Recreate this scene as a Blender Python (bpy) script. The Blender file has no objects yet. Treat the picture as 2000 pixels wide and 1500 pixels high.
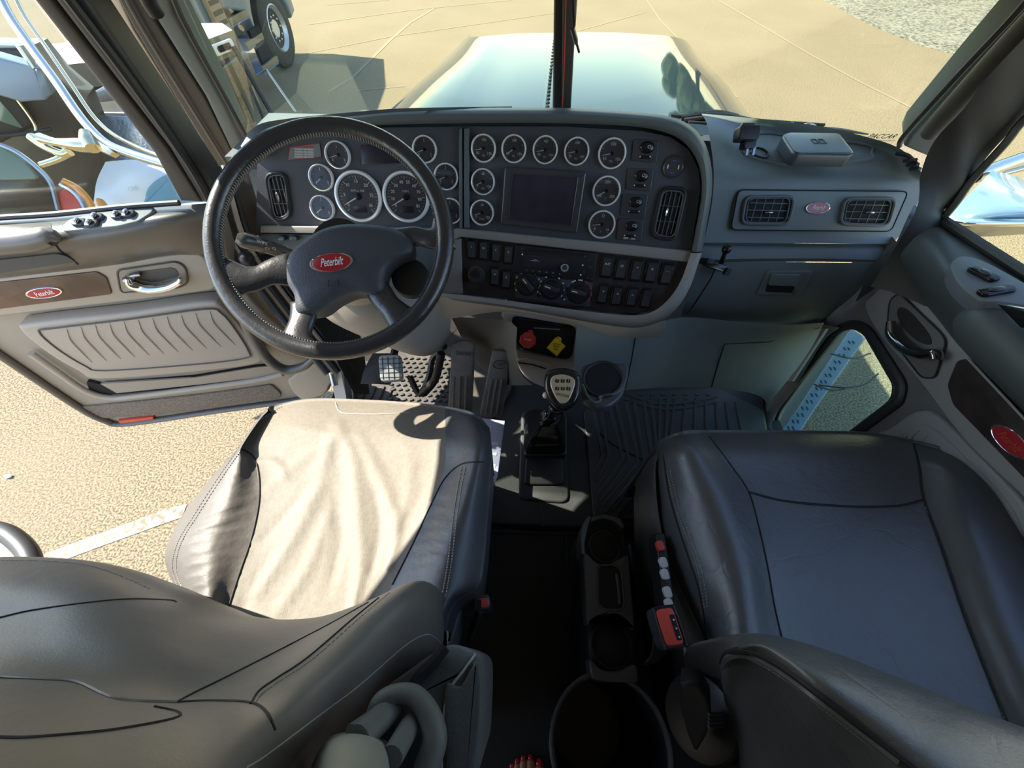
import bpy, math, random
from mathutils import Vector, Matrix
from mathutils.bvhtree import BVHTree
random.seed(7)
SC = bpy.context.scene
COL = SC.collection
# ------------------------------------------------------------------ camera
FPX = 751.0
TH = math.radians(54.4)      # looking down
PSI = math.radians(2.4)      # turned slightly left
CAM = Vector((0, 0, 1.25))
FWD = Vector((-math.sin(PSI)*math.cos(TH), math.cos(PSI)*math.cos(TH), -math.sin(TH)))
RGT = Vector((math.cos(PSI), math.sin(PSI), 0))
UPV = RGT.cross(FWD)
cd = bpy.data.cameras.new('camera')
cd.sensor_fit = 'HORIZONTAL'; cd.sensor_width = 36; cd.lens = 36*FPX/2000
cd.clip_start = 0.02; cd.clip_end = 500
cam = bpy.data.objects.new('camera', cd); COL.objects.link(cam)
cam.matrix_world = Matrix.Translation(CAM) @ Matrix((RGT, UPV, -FWD)).transposed().to_4x4()
SC.camera = cam
# ------------------------------------------------------------------ light
SUN_DIR = Vector((-1.0, 0.30, 1.0)).normalized()     # towards the sun
w = bpy.data.worlds.new('sky'); SC.world = w; w.use_nodes = True
wn = w.node_tree
sky = wn.nodes.new('ShaderNodeTexSky'); sky.sky_type = 'NISHITA'; sky.sun_disc = False
sky.sun_elevation = math.asin(SUN_DIR.z); sky.sun_rotation = math.atan2(SUN_DIR.x, SUN_DIR.y)
sky.air_density = 1.0; sky.dust_density = 0.3; sky.ozone_density = 1.0
bg = wn.nodes['Background']; bg.inputs[1].default_value = 0.50
wn.links.new(sky.outputs[0], bg.inputs[0])
sl = bpy.data.lights.new('sun', 'SUN'); sl.energy = 14.5; sl.angle = math.radians(0.6); sl.color = (1.0, 0.93, 0.80)
so = bpy.data.objects.new('sun', sl); COL.objects.link(so)
so.rotation_euler = SUN_DIR.to_track_quat('Z', 'Y').to_euler(); so.location = (-8, 4, 11)
SC.view_settings.view_transform = 'Standard'; SC.view_settings.look = 'None'
SC.view_settings.gamma = 1; SC.view_settings.use_curve_mapping = False
SC.view_settings.exposure = 0.18

# ------------------------------------------------------------------ measuring: a direction seen in the photo meets a real plane
def ray(x, y): return FWD + RGT*((x-1000)/FPX) - UPV*((y-750)/FPX)
def D(x, y, d): return CAM + ray(x, y)*d
class Plane:
    def __init__(s, p, n):
        s.p = Vector(p); s.n = Vector(n).normalized()
        z = Vector((0, 0, 1))
        s.u = z.cross(s.n) if abs(s.n.z) < 0.98 else Vector((1, 0, 0))
        s.u.normalize(); s.v = s.n.cross(s.u)
    def P(s, x, y, off=0.0):
        r = ray(x, y); p = s.p + s.n*off
        return CAM + r*(s.n.dot(p-CAM)/s.n.dot(r))
    def pts(s, l, off=0.0): return [s.P(x, y, off) for x, y in l]
    def scale(s, x, y, off=0.0):        # metres per pixel there
        q = s.P(x, y, off); return (q-CAM).dot(FWD)/FPX
def HZ(z): return Plane((0, 0, z), (0, 0, 1))
def Z(x, y, z): return HZ(z).P(x, y)
def cs(d): return math.cos(math.radians(d))
def sn(d): return math.sin(math.radians(d))
PC = Plane(D(1080, 380, .95), (-sn(5)*cs(25), -cs(5)*cs(25), sn(25)))        # centre instrument panel
PD = Plane(PC.P(905, 380), (0, -cs(25), sn(25)))                            # driver instrument panel
PR = Plane(Z(1600, 345, .78), (0, -cs(27), sn(27)))                         # passenger side of the dash
PG = Plane(PR.P(1600, 500), (0, -cs(12), sn(12)))                           # glove box face
LD = Plane((-.77, .76, 0), (.187, -.982, 0))                                # open driver door
RD = Plane((.95, 0, 0), (-1, 0, 0))                                         # passenger door
WS = Plane((0, 1.15, .82), (0, -.87, -.5))                                  # windshield
GZ = -1.2
GP = HZ(GZ)

# ------------------------------------------------------------------ curves
def crspline(P, n=6, closed=False):
    out = []; m = len(P)
    rng = range(m if closed else m-1)
    for i in rng:
        if closed: a, b, c, d = P[(i-1) % m], P[i], P[(i+1) % m], P[(i+2) % m]
        else:
            b, c = P[i], P[i+1]
            a = P[i-1] if i > 0 else b*2-c
            d = P[i+2] if i+2 < m else c*2-b
        for k in range(n):
            t = k/n
            out.append(0.5*((2*b)+(c-a)*t+(2*a-5*b+4*c-d)*t*t+(3*b-3*c+d-a)*t*t*t))
    if not closed: out.append(P[-1].copy())
    return out
def rnd(pts, r=8, seg=4):       # round the corners of an outline
    out = []; m = len(pts)
    for i in range(m):
        p = Vector(pts[i]); a = Vector(pts[i-1]); b = Vector(pts[(i+1) % m])
        la = (a-p).length; lb = (b-p).length
        ra = min(r, la*.48); rb = min(r, lb*.48)
        s = p+(a-p)/la*ra; e = p+(b-p)/lb*rb
        for k in range(seg+1):
            t = k/seg; q = s*(1-t)**2+p*2*t*(1-t)+e*t*t
            out.append(tuple(q))
    return out
def smo(pts, n=4, closed=True):
    return [tuple(q) for q in crspline([Vector(p) for p in pts], n, closed)]
def ell(cx, cy, rx, ry, rot=0, n=28):
    c, s = cs(rot), sn(rot)
    return [(cx+rx*math.cos(t)*c-ry*math.sin(t)*s, cy+rx*math.cos(t)*s+ry*math.sin(t)*c) for t in [2*math.pi*k/n for k in range(n)]]

# ------------------------------------------------------------------ mesh building
class MB:
    def __init__(s): s.V = []; s.F = []
    def add(s, V, F):
        o = len(s.V); s.V += [Vector(v) for v in V]; s.F += [tuple(i+o for i in f) for f in F]; return s
    def loft(s, rows, closed=False, caps=False):
        m = len(rows[0]); V = [p for r in rows for p in r]; F = []
        for i in range(len(rows)-1):
            for j in range(m if closed else m-1):
                k = (j+1) % m
                F.append((i*m+j, i*m+k, (i+1)*m+k, (i+1)*m+j))
        if caps: F.append(tuple(range(m))[::-1]); F.append(tuple((len(rows)-1)*m+j for j in range(m)))
        return s.add(V, F)
    def plate(s, pts, n, thick, bev=0.0):        # pts on the face towards n, material behind it
        n = Vector(n).normalized(); m = len(pts)
        ctr = sum(pts, Vector())/m
        area = sum((((pts[i]-ctr).cross(pts[(i+1) % m]-ctr)) for i in range(m)), Vector()).dot(n)
        if area < 0: pts = pts[::-1]
        ins = []
        for i in range(m):
            e1 = (pts[i]-pts[i-1]); e2 = (pts[(i+1) % m]-pts[i])
            if e1.length < 1e-7: e1 = e2
            if e2.length < 1e-7: e2 = e1
            a = n.cross(e1.normalized())+n.cross(e2.normalized())
            ins.append(a.normalized() if a.length > 1e-6 else Vector())
        rows = [[p-n*thick for p in pts]]
        if bev > 0:
            for ang in (0, 35, 65, 90):
                rows.append([p+ins[i]*bev*(1-cs(ang))-n*bev*(1-sn(ang)) for i, p in enumerate(pts)])
        else: rows.append(list(pts))
        return s.loft(rows, True, True)
    def box(s, c, u, v, n, a, b, h, bev=.0):     # c = centre of face towards n
        u, v, n = Vector(u), Vector(v), Vector(n)
        q = [c+u*x*a/2+v*y*b/2 for x, y in ((-1, -1), (1, -1), (1, 1), (-1, 1))]
        if bev > 0:
            o2 = rnd([(-a/2, -b/2), (a/2, -b/2), (a/2, b/2), (-a/2, b/2)], bev*2, 3)
            q = [c+u*x+v*y for x, y in o2]
        return s.plate(q, n, h, bev*.6)
    def tube(s, path, r, seg=10, n=0, closed=False, flat=1.0, up=None):
        path = [Vector(p) for p in path]
        if n: path = crspline(path, n, closed)
        m = len(path); rows = []; prev = None
        rr = r if isinstance(r, (list, tuple)) else None
        for i, p in enumerate(path):
            if closed: t = path[(i+1) % m]-path[i-1]
            else: t = path[min(i+1, m-1)]-path[max(i-1, 0)]
            if t.length < 1e-9: t = Vector((0, 0, 1))
            t.normalize()
            if up is not None: a = Vector(up)-t*Vector(up).dot(t)
            elif prev is None:
                a = Vector((0, 0, 1)) if abs(t.z) < .9 else Vector((1, 0, 0)); a = a-t*a.dot(t)
            else: a = prev-t*prev.dot(t)
            a.normalize(); prev = a; b = t.cross(a)
            if rr:
                f = i/(m-1)*(len(rr)-1); k = min(int(f), len(rr)-2); R = rr[k]*(1-(f-k))+rr[k+1]*(f-k)
            else: R = r
            rows.append([p+a*(R*flat*math.cos(2*math.pi*k/seg))+b*(R*math.sin(2*math.pi*k/seg)) for k in range(seg)])
        if closed: rows.append(rows[0]); return s.loft(rows, True)
        return s.loft(rows, True, True)
    def lathe(s, o, n, prof, seg=32, u=None, sx=1, sy=1):
        n = Vector(n).normalized()
        if u is None: u = Vector((0, 0, 1)).cross(n) if abs(n.z) < .95 else Vector((1, 0, 0))
        u = Vector(u).normalized(); v = n.cross(u)
        rows = [[o+n*h+u*(r*sx*math.cos(2*math.pi*k/seg))+v*(r*sy*math.sin(2*math.pi*k/seg)) for k in range(seg)] for r, h in prof]
        return s.loft(rows, True, True)
    def ball(s, c, rx, ry=None, rz=None, ax=None, seg=20):
        ry = ry or rx; rz = rz or rx
        if ax is None: ax = (Vector((1, 0, 0)), Vector((0, 1, 0)), Vector((0, 0, 1)))
        rows = []
        for i in range(1, 12):
            t = math.pi*i/12
            rows.append([c+ax[2]*(-rz*math.cos(t))+ax[0]*(rx*math.sin(t)*math.cos(2*math.pi*k/seg))+ax[1]*(ry*math.sin(t)*math.sin(2*math.pi*k/seg)) for k in range(seg)])
        return s.loft(rows, True, True)
def base(vs):
    return Vector(((min(v.x for v in vs)+max(v.x for v in vs))/2, (min(v.y for v in vs)+max(v.y for v in vs))/2, min(v.z for v in vs)))
ROOTLOC = {}
def wloc(o):
    l = Vector(o.location)
    while o.parent: o = o.parent; l += Vector(o.location)
    return l
def obj(name, mb, mat, parent=None, sharp=38, kind=None, smooth=True, sub=0):
    c = base(mb.V); me = bpy.data.meshes.new(name)
    me.from_pydata([tuple(v-c) for v in mb.V], [], mb.F); me.update()
    o = bpy.data.objects.new(name, me); COL.objects.link(o)
    me.materials.append(mat)
    if smooth:
        me.polygons.foreach_set('use_smooth', [True]*len(me.polygons))
        if sharp: me.set_sharp_from_angle(angle=math.radians(sharp))
    o.location = c
    if parent is not None: o.parent = parent; o.location = c-wloc(parent)
    if kind: o['kind'] = kind
    return o
def thing(name, label, cat, loc, group=None):
    o = bpy.data.objects.new(name, None); COL.objects.link(o); o.empty_display_size = .1
    o.location = loc; o['label'] = label; o['category'] = cat
    if group: o['group'] = group
    return o
def tag(o, label, cat, group=None):
    o['label'] = label; o['category'] = cat
    if group: o['group'] = group
    return o
def st(o): o['kind'] = 'structure'; return o
def bvh(*os):
    V = []; F = []
    for o in os:
        l = wloc(o); n = len(V)
        V += [v.co+l for v in o.data.vertices]; F += [tuple(i+n for i in p.vertices) for p in o.data.polygons]
    return BVHTree.FromPolygons(V, F)
def hit(t, x, y, lift=0.0):
    r = ray(x, y).normalized(); h = t.ray_cast(CAM, r)
    if h[0] is None: return None
    return h[0]-r*lift
def hits(t, l, lift=0.0): return [q for q in (hit(t, x, y, lift) for x, y in l) if q is not None]
_tc = {}
def text(name, s, o, u, v, size, mat, parent, off=.0006, shear=0.0, depth=.0004, sx=1.0, bold=0.0):
    c = bpy.data.curves.new('t', 'FONT'); c.body = s; c.size = 1; c.align_x = 'CENTER'; c.align_y = 'CENTER'
    c.shear = shear; c.extrude = 0.0; c.resolution_u = 2; c.offset = bold
    t = bpy.data.objects.new('t', c); COL.objects.link(t)
    dg = bpy.context.evaluated_depsgraph_get(); me = bpy.data.meshes.new_from_object(t.evaluated_get(dg))
    bpy.data.objects.remove(t); bpy.data.curves.remove(c)
    u = u.normalized(); v = v.normalized(); n = u.cross(v); mb = MB()
    V = [o+u*(q.co.x*size*sx)+v*(q.co.y*size)+n*off for q in me.vertices]
    F = [tuple(p.vertices) for p in me.polygons]
    if not V: return None
    mb.add(V, F); mb.add([q-n*off*.5 for q in V], [f[::-1] for f in F])
    bpy.data.meshes.remove(me)
    return obj(name, mb, mat, parent, smooth=False)
def netgrid(rows, nu=5, nv=5):       # rows of world points -> fine smooth grid
    R = [crspline(r, nv) for r in rows]
    cols = [crspline([R[i][j] for i in range(len(R))], nu) for j in range(len(R[0]))]
    return [[cols[j][i] for j in range(len(cols))] for i in range(len(cols[0]))]

# ------------------------------------------------------------------ materials
def mat(name, col, rough=.6, metal=0.0, bump=None, noise=None, emit=None, coat=0.0, spec=.5, sheen=0.0, aniso=None, wear=None):
    m = bpy.data.materials.new(name); m.use_nodes = True; nt = m.node_tree; N = nt.nodes; L = nt.links
    b = N['Principled BSDF']
    b.inputs['Base Color'].default_value = (*col, 1); b.inputs['Roughness'].default_value = rough
    b.inputs['Metallic'].default_value = metal; b.inputs['Coat Weight'].default_value = coat
    b.inputs['Specular IOR Level'].default_value = spec; b.inputs['Sheen Weight'].default_value = sheen
    tc = N.new('ShaderNodeTexCoord')
    if noise:       # (scale, amount[, second colour])
        t = N.new('ShaderNodeTexNoise'); t.inputs['Scale'].default_value = noise[0]; t.inputs['Detail'].default_value = 6
        L.new(tc.outputs['Object'], t.inputs['Vector'])
        mx = N.new('ShaderNodeMix'); mx.data_type = 'RGBA'
        c2 = noise[2] if len(noise) > 2 else tuple(c*(1-noise[1]) for c in col)
        cr = N.new('ShaderNodeValToRGB'); cr.color_ramp.elements[0].position = .38; cr.color_ramp.elements[1].position = .62
        L.new(t.outputs['Fac'], cr.inputs[0]); L.new(cr.outputs[0], mx.inputs['Factor'])
        mx.inputs['A'].default_value = (*col, 1); mx.inputs['B'].default_value = (*c2, 1)
        L.new(mx.outputs['Result'], b.inputs['Base Color'])
    if bump:        # list of (kind, scale, strength, distance)
        last = None
        for kd, sc, stg, dist in bump:
            if kd == 'noise':
                t = N.new('ShaderNodeTexNoise'); t.inputs['Scale'].default_value = sc; t.inputs['Detail'].default_value = 4; out = t.outputs['Fac']
            elif kd == 'crease':
                t = N.new('ShaderNodeTexVoronoi'); t.feature = 'DISTANCE_TO_EDGE'; t.inputs['Scale'].default_value = sc; out = t.outputs['Distance']
            elif kd == 'vor':
                t = N.new('ShaderNodeTexVoronoi'); t.inputs['Scale'].default_value = sc; out = t.outputs['Distance']
            else:
                t = N.new('ShaderNodeTexWave'); t.inputs['Scale'].default_value = sc; t.inputs['Distortion'].default_value = 6; t.inputs['Detail'].default_value = 2; out = t.outputs['Fac']
            if kd == 'crease':
                nz = N.new('ShaderNodeTexNoise'); nz.inputs['Scale'].default_value = sc*.7; L.new(tc.outputs['Object'], nz.inputs['Vector'])
                va = N.new('ShaderNodeMix'); va.data_type = 'RGBA'; va.blend_type = 'ADD'; va.inputs['Factor'].default_value = .35
                L.new(tc.outputs['Object'], va.inputs['A']); L.new(nz.outputs['Color'], va.inputs['B']); L.new(va.outputs['Result'], t.inputs['Vector'])
                mr = N.new('ShaderNodeMapRange'); mr.inputs['From Max'].default_value = .06; L.new(out, mr.inputs['Value']); out = mr.outputs['Result']
            else: L.new(tc.outputs['Object'], t.inputs['Vector'])
            bp = N.new('ShaderNodeBump'); bp.inputs['Strength'].default_value = stg; bp.inputs['Distance'].default_value = dist
            L.new(out, bp.inputs['Height'])
            if last: L.new(last.outputs['Normal'], bp.inputs['Normal'])
            last = bp
        L.new(last.outputs['Normal'], b.inputs['Normal'])
    if emit: b.inputs['Emission Color'].default_value = (*emit[0], 1); b.inputs['Emission Strength'].default_value = emit[1]
    return m
def tint(m, c):
    m.node_tree.nodes['Principled BSDF'].inputs['Specular Tint'].default_value = (*c, 1); return m
def glassmat(name, tint=(1, 1, 1), refl=.08):
    m = bpy.data.materials.new(name); m.use_nodes = True; nt = m.node_tree; N = nt.nodes; L = nt.links
    N.remove(N['Principled BSDF']); out = N['Material Output']
    tr = N.new('ShaderNodeBsdfTransparent'); tr.inputs[0].default_value = (*tint, 1)
    gl = N.new('ShaderNodeBsdfGlossy'); gl.inputs['Roughness'].default_value = .02
    lw = N.new('ShaderNodeLayerWeight'); lw.inputs[0].default_value = .25
    mt = N.new('ShaderNodeMath'); mt.operation = 'MULTIPLY'; mt.inputs[1].default_value = refl*3
    mx = N.new('ShaderNodeMixShader'); L.new(lw.outputs['Fresnel'], mt.inputs[0]); L.new(mt.outputs[0], mx.inputs[0])
    L.new(tr.outputs[0], mx.inputs[1]); L.new(gl.outputs[0], mx.inputs[2]); L.new(mx.outputs[0], out.inputs[0])
    return m
G = [('noise', 900, .25, .001)]
M = dict(
 podtan=mat('pod_plastic', (.55, .49, .42), .6, bump=[('noise', 900, .25, .001)]),
 liner=mat('headliner', (.58, .54, .48), .9),  # unseen lining, kept pale to bounce light into the cab
 stalk=mat('stalk_plastic', (.09, .085, .08), .22, spec=.7),
 bezel=mat('satin_chrome', (.92, .92, .90), .22, .25),
 alloy=mat('alloy_wheel', (.6, .6, .6), .35, .6),
 dash=mat('dash_vinyl', (.17, .20, .205), .55, bump=[('noise', 700, .3, .001)], noise=(5, .08)),
 dashrim=mat('dash_hood_vinyl', (.105, .125, .128), .48, bump=[('noise', 700, .3, .001)]),
 face=mat('instrument_face', (.06, .064, .075), .6, bump=[('noise', 500, .5, .001)]),
 trim=mat('grey_trim', (.27, .25, .225), .5, bump=G),
 silver=mat('silver_trim', (.40, .38, .35), .38, bump=G),
 tan=mat('lower_dash_plastic', (.33, .285, .235), .6, bump=G, noise=(6, .08)),
 black=mat('black_plastic', (.016, .016, .018), .42, bump=[('noise', 800, .15, .001)]),
 bright=mat('black_gloss', (.010, .010, .012), .16),
 hole=mat('recess_shade_black', (.006, .006, .007), .8),  # near-black; on flat plates it stands in for shade inside recesses
 chrome=mat('chrome', (.86, .86, .88), .08, 1.0),
 dchrome=mat('dark_chrome', (.35, .33, .32), .12, 1.0),
 switch=mat('switch_plastic', (.055, .055, .06), .22),
 brown=mat('dark_walnut_panel', (.050, .036, .034), .4, noise=(30, .4)),
 wood=mat('walnut_panel', (.15, .09, .06), .45, bump=[('noise', 60, .1, .001)], noise=(14, .4)),
 dial=mat('dial_face', (.05, .052, .062), .5),
 lens=glassmat('gauge_lens', (1, 1, 1), .18),
 white=mat('white_print', (.9, .9, .88), .6),
 grey=mat('grey_print', (.6, .6, .6), .6),
 needle=mat('needle_white', (.85, .83, .78), .4),
 screen=mat('screen_glass', (.030, .026, .042), .22, noise=(20, .3)),
 red=mat('emblem_red', (.42, .02, .03), .25, coat=.4),
 blue=mat('print_blue', (.05, .12, .45), .5),
 redp=mat('print_red', (.65, .06, .05), .5),
 knobred=mat('knob_red', (.62, .04, .03), .4),
 knobyel=mat('knob_yellow', (.80, .58, .02), .4),
 leather=mat('black_leather', (.075, .076, .080), .42, bump=[('noise', 420, .25, .001), ('noise', 30, .15, .01)], spec=.7),
 leatherw=mat('worn_black_leather', (.082, .084, .088), .40, bump=[('noise', 420, .3, .001), ('crease', 10, .12, .002), ('noise', 70, .12, .003), ('noise', 14, .2, .012)], spec=.7),
 leatherd=mat('driver_leather', (.10, .09, .08), .52, bump=[('noise', 500, .25, .001), ('noise', 9, .4, .02)], spec=.35),
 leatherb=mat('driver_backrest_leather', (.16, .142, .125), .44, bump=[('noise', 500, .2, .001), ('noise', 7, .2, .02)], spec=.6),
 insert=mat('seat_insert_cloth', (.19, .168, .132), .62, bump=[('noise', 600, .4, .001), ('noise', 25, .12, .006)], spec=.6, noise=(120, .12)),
 stitch=mat('grey_thread', (.32, .31, .29), .7),
 seam=mat('seam_welt', (.012, .012, .013), .7),  # dark welt line along the seat seams
 wheel=mat('wheel_leather', (.030, .031, .035), .30, bump=[('noise', 300, .3, .001), ('noise', 60, .2, .004)], spec=.8),
 hub=mat('wheel_hub_vinyl', (.062, .068, .082), .5, bump=[('vor', 420, .5, .0008)]),
 suede=mat('armrest_suede', (.055, .06, .06), .85, bump=[('noise', 300, .4, .002)], sheen=.3),
 adj=mat('adjuster_plastic', (.11, .115, .11), .55, bump=G),
 adjl=mat('light_grey_plastic', (.24, .245, .225), .6, bump=G),
 rubber=mat('black_rubber_floor', (.028, .030, .030), .62, bump=[('noise', 200, .3, .002)], noise=(6, .25)),
 rubberd=mat('dark_floor', (.018, .018, .019), .7, bump=[('noise', 100, .3, .002)]),
 mat=mat('rubber_mat', (.045, .048, .048), .58, bump=G, noise=(9, .2)),
 matd=mat('dusty_rubber_mat', (.085, .072, .060), .75, bump=G, noise=(12, .45)),
 pedal=mat('dusty_pedal_rubber', (.17, .15, .13), .7, bump=G, noise=(14, .4)),
 pedalg=mat('pedal_pad', (.36, .36, .36), .5),
 doortan=mat('door_panel_tan', (.35, .30, .24), .6, bump=G, noise=(4, .06)),
 doortrim=mat('door_trim_tan', (.42, .36, .295), .5, bump=G),
 doorpad=mat('door_top_vinyl', (.125, .112, .098), .36, bump=[('noise', 500, .2, .001)], spec=.7),
 doorgrey=mat('door_panel_grey', (.18, .17, .16), .55, bump=G),
 doorgreyl=mat('door_trim_grey', (.32, .31, .30), .5, bump=G),
 doorpadr=mat('door_top_vinyl_grey', (.085, .10, .102), .45, bump=[('noise', 500, .25, .001)]),
 doorpadb=mat('door_armrest_vinyl', (.15, .17, .19), .45, bump=[('noise', 500, .25, .001)]),
 pleat=mat('pleated_leather', (.42, .36, .30), .5, bump=[('noise', 400, .25, .001)]),
 carpet=mat('carpet_strip', (.27, .22, .175), .95, bump=[('noise', 260, 1, .004)], noise=(160, .35)),
 reflector=mat('red_reflector', (.60, .09, .05), .3),
 pillar=mat('pillar_trim', (.13, .15, .14), .6, bump=G),
 pillard=mat('door_frame_black', (.035, .034, .032), .45, bump=G),
 pillarb=mat('door_frame_brown', (.10, .085, .072), .55),
 paint=mat('pearl_body_paint', (.62, .52, .42), .3, coat=.4),
 grip=mat('grab_handle_rubber', (.075, .068, .058), .55, bump=G),
 glass=glassmat('clear_glass', (.98, 1.0, .91), .05),
 glassd=glassmat('door_glass', (.90, .93, .90), .12),
 hood=mat('black_hood_paint', (.02, .035, .045), .04, coat=0.0, spec=.22),
 rivet=mat('hood_rivet', (.25, .27, .3), .3, .8),
 booklet=mat('booklet_cover', (.55, .58, .80), .5),
 paper=mat('paper_white', (.80, .80, .80), .6),
 device=mat('device_black', (.055, .062, .072), .3, bump=G),
 bred=mat('buckle_red', (.62, .07, .05), .4),
 sw=mat('seat_switch_white', (.60, .63, .62), .5),
 belt=mat('belt_webbing', (.03, .03, .035), .7, bump=[('noise', 300, .5, .001)]),
 skin=mat('skin', (.50, .26, .17), .5, bump=[('noise', 200, .1, .001)]),
 nail=mat('nail_red', (.60, .02, .04), .15, coat=.6),
 steel=mat('brushed_steel', (.45, .45, .46), .3, 1.0),
 knobgold=mat('knob_plate', (.62, .56, .42), .3, .5),
)
tint(M['hood'], (.72, .95, 1.0)).node_tree.nodes['Principled BSDF'].inputs['IOR'].default_value = 1.22  # teal tint colours the sky's reflection, lower refraction dims it
# =================================================================== GROUND
def speck(name, a, b, c, sc1=60, sc2=14, rough=.9):
    m = bpy.data.materials.new(name); m.use_nodes = True; nt = m.node_tree; N = nt.nodes; L = nt.links
    bs = N['Principled BSDF']; bs.inputs['Roughness'].default_value = rough; bs.inputs['Specular IOR Level'].default_value = .2
    tc = N.new('ShaderNodeTexCoord')
    n1 = N.new('ShaderNodeTexNoise'); n1.inputs['Scale'].default_value = sc1; n1.inputs['Detail'].default_value = 3
    n2 = N.new('ShaderNodeTexNoise'); n2.inputs['Scale'].default_value = sc2/20; n2.inputs['Detail'].default_value = 5
    for n in (n1, n2): L.new(tc.outputs['Object'], n.inputs['Vector'])
    r1 = N.new('ShaderNodeValToRGB'); r1.color_ramp.elements[0].position = .40; r1.color_ramp.elements[1].position = .58
    L.new(n1.outputs['Fac'], r1.inputs[0])
    r1.color_ramp.elements[0].color = (*a, 1); r1.color_ramp.elements[1].color = (*b, 1)
    mx = N.new('ShaderNodeMix'); mx.data_type = 'RGBA'; L.new(r1.outputs[0], mx.inputs['A']); mx.inputs['B'].default_value = (*c, 1)
    r2 = N.new('ShaderNodeMapRange'); r2.inputs['From Min'].default_value = .4; r2.inputs['From Max'].default_value = .7; r2.inputs['To Max'].default_value = .45
    L.new(n2.outputs['Fac'], r2.inputs['Value']); L.new(r2.outputs[0], mx.inputs['Factor'])
    L.new(mx.outputs['Result'], bs.inputs['Base Color'])
    bp = N.new('ShaderNodeBump'); bp.inputs['Strength'].default_value = .4; bp.inputs['Distance'].default_value = .006
    L.new(n1.outputs['Fac'], bp.inputs['Height']); L.new(bp.outputs[0], bs.inputs['Normal'])
    return m
M['ground'] = speck('asphalt_lot', (.085, .070, .042), (.275, .215, .137), (.228, .180, .117), 80, 14)
M['gravel'] = speck('gravel', (.07, .067, .054), (.24, .225, .18), (.22, .21, .16), 16, 20)
M['jointc'] = speck('joint', (.23, .187, .12), (.26, .21, .137), (.24, .19, .12), 40, 14)
M['paint_line'] = speck('road_paint', (.2, .16, .11), (.48, .45, .39), (.46, .43, .37), 30, 30)
g = MB().add([(-60, -20, GZ), (60, -20, GZ), (60, 60, GZ), (-60, 60, GZ)], [(0, 1, 2, 3)])
ground = st(obj('ground', g, M['ground'], smooth=False)); ground.name = 'ground'
def gstrip(pts, wpx, m, name='pavement_joint', parent=None, lift=.004):
    P = [GP.P(x, y, lift) for x, y in pts]; mb = MB(); rows = []
    for i, p in enumerate(P):
        t = (P[min(i+1, len(P)-1)]-P[max(i-1, 0)]).normalized(); s = Vector((-t.y, t.x, 0))
        rows.append([p-s*wpx/2, p+s*wpx/2])
    mb.loft(rows); return obj(name, mb, m, parent, kind='structure' if parent is None else None)
for pts, wd in (([(1250, -20), (1290, 40), (1420, 170), (1440, 190)], .035), ([(1395, -5), (1440, 22), (1580, 105), (1680, 160), (1800, 220)], .05),
                ([(560, 112), (760, 72), (1085, 25)], .04), ([(600, 48), (800, 20), (1000, 0)], .05), ([(690, 178), (790, 168)], .04),
                ([(640, 10), (760, 0)], .03), ([(1130, 60), (1260, 24)], .04)):
    gstrip(pts, wd, M['jointc'])
gstrip([(640, 180), (690, 150), (720, 120), (760, 80), (800, 45), (850, 15)], .07, M['jointc'], 'pavement_crack')
gv = MB().plate([GP.P(x, y, .012) for x, y in [(1590, -12), (1700, 48), (1800, 88), (1905, 116), (2100, 190), (2100, -60), (1590, -60)]], (0, 0, 1), .03)
o = obj('gravel_bed', gv, M['gravel']); tag(o, 'pale grey-green gravel strip beyond the pavement at top right', 'gravel'); o['kind'] = 'stuff'
pl_ = MB().plate([GP.P(x, y, .004) for x, y in [(90, 1080), (200, 1040), (330, 992), (365, 985), (355, 1010), (210, 1062), (130, 1092), (60, 1110)]], (0, 0, 1), .006)
o = obj('parking_line', pl_, M['paint_line']); tag(o, 'worn white painted stripe on the pavement beside the driver seat', 'parking line')
o = obj('pebble', MB().ball(GP.P(15, 930, .012), .022, .014, .012), M['white']); tag(o, 'small pale pebble lying on the pavement at far left', 'stone')

HEAD = 1.17
# =================================================================== CAB SHELL
fl = MB().plate([Vector(p) for p in [(-.72, -1.2, 0), (.97, -1.2, 0), (.97, 1.45, 0), (-.72, 1.45, 0)]], (0, 0, 1), .10)
floor = st(obj('floor', fl, M['rubberd']))
# raised rubber floor cover forward of the step, edge crosses the photo at y ~ 1035
fe = [Z(x, y, .035) for x, y in [(700, 1010), (950, 1022), (1110, 1030), (1290, 1032), (1420, 1030), (1500, 840), (1500, 700), (560, 700), (600, 800), (640, 960)]]
fm = st(obj('trim_1', MB().plate([Vector((min(max(p.x, -.72), .96), p.y, p.z)) for p in fe], (0, 0, 1), .035, .008), M['rubber']))
# shallow seams in the cover
for pts in ([(1052, 905), (1055, 960), (1060, 1028)], [(1105, 1035), (1108, 1110), (1112, 1200)], [(950, 1036), (1130, 1042), (1290, 1040)]):
    obj('seam_ridge', MB().tube([Z(x, y, .036 if y < 1034 else .004) for x, y in pts], .006, 8, 4, flat=.5), M['rubber'], fm)
firewall = st(obj('wall_front', MB().plate([Vector(p) for p in [(-.74, 1.28, -.1), (.97, 1.28, -.1), (.97, 1.28, .74), (-.74, 1.28, .74)]], (0, -1, 0), .04), M['rubber']))
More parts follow.
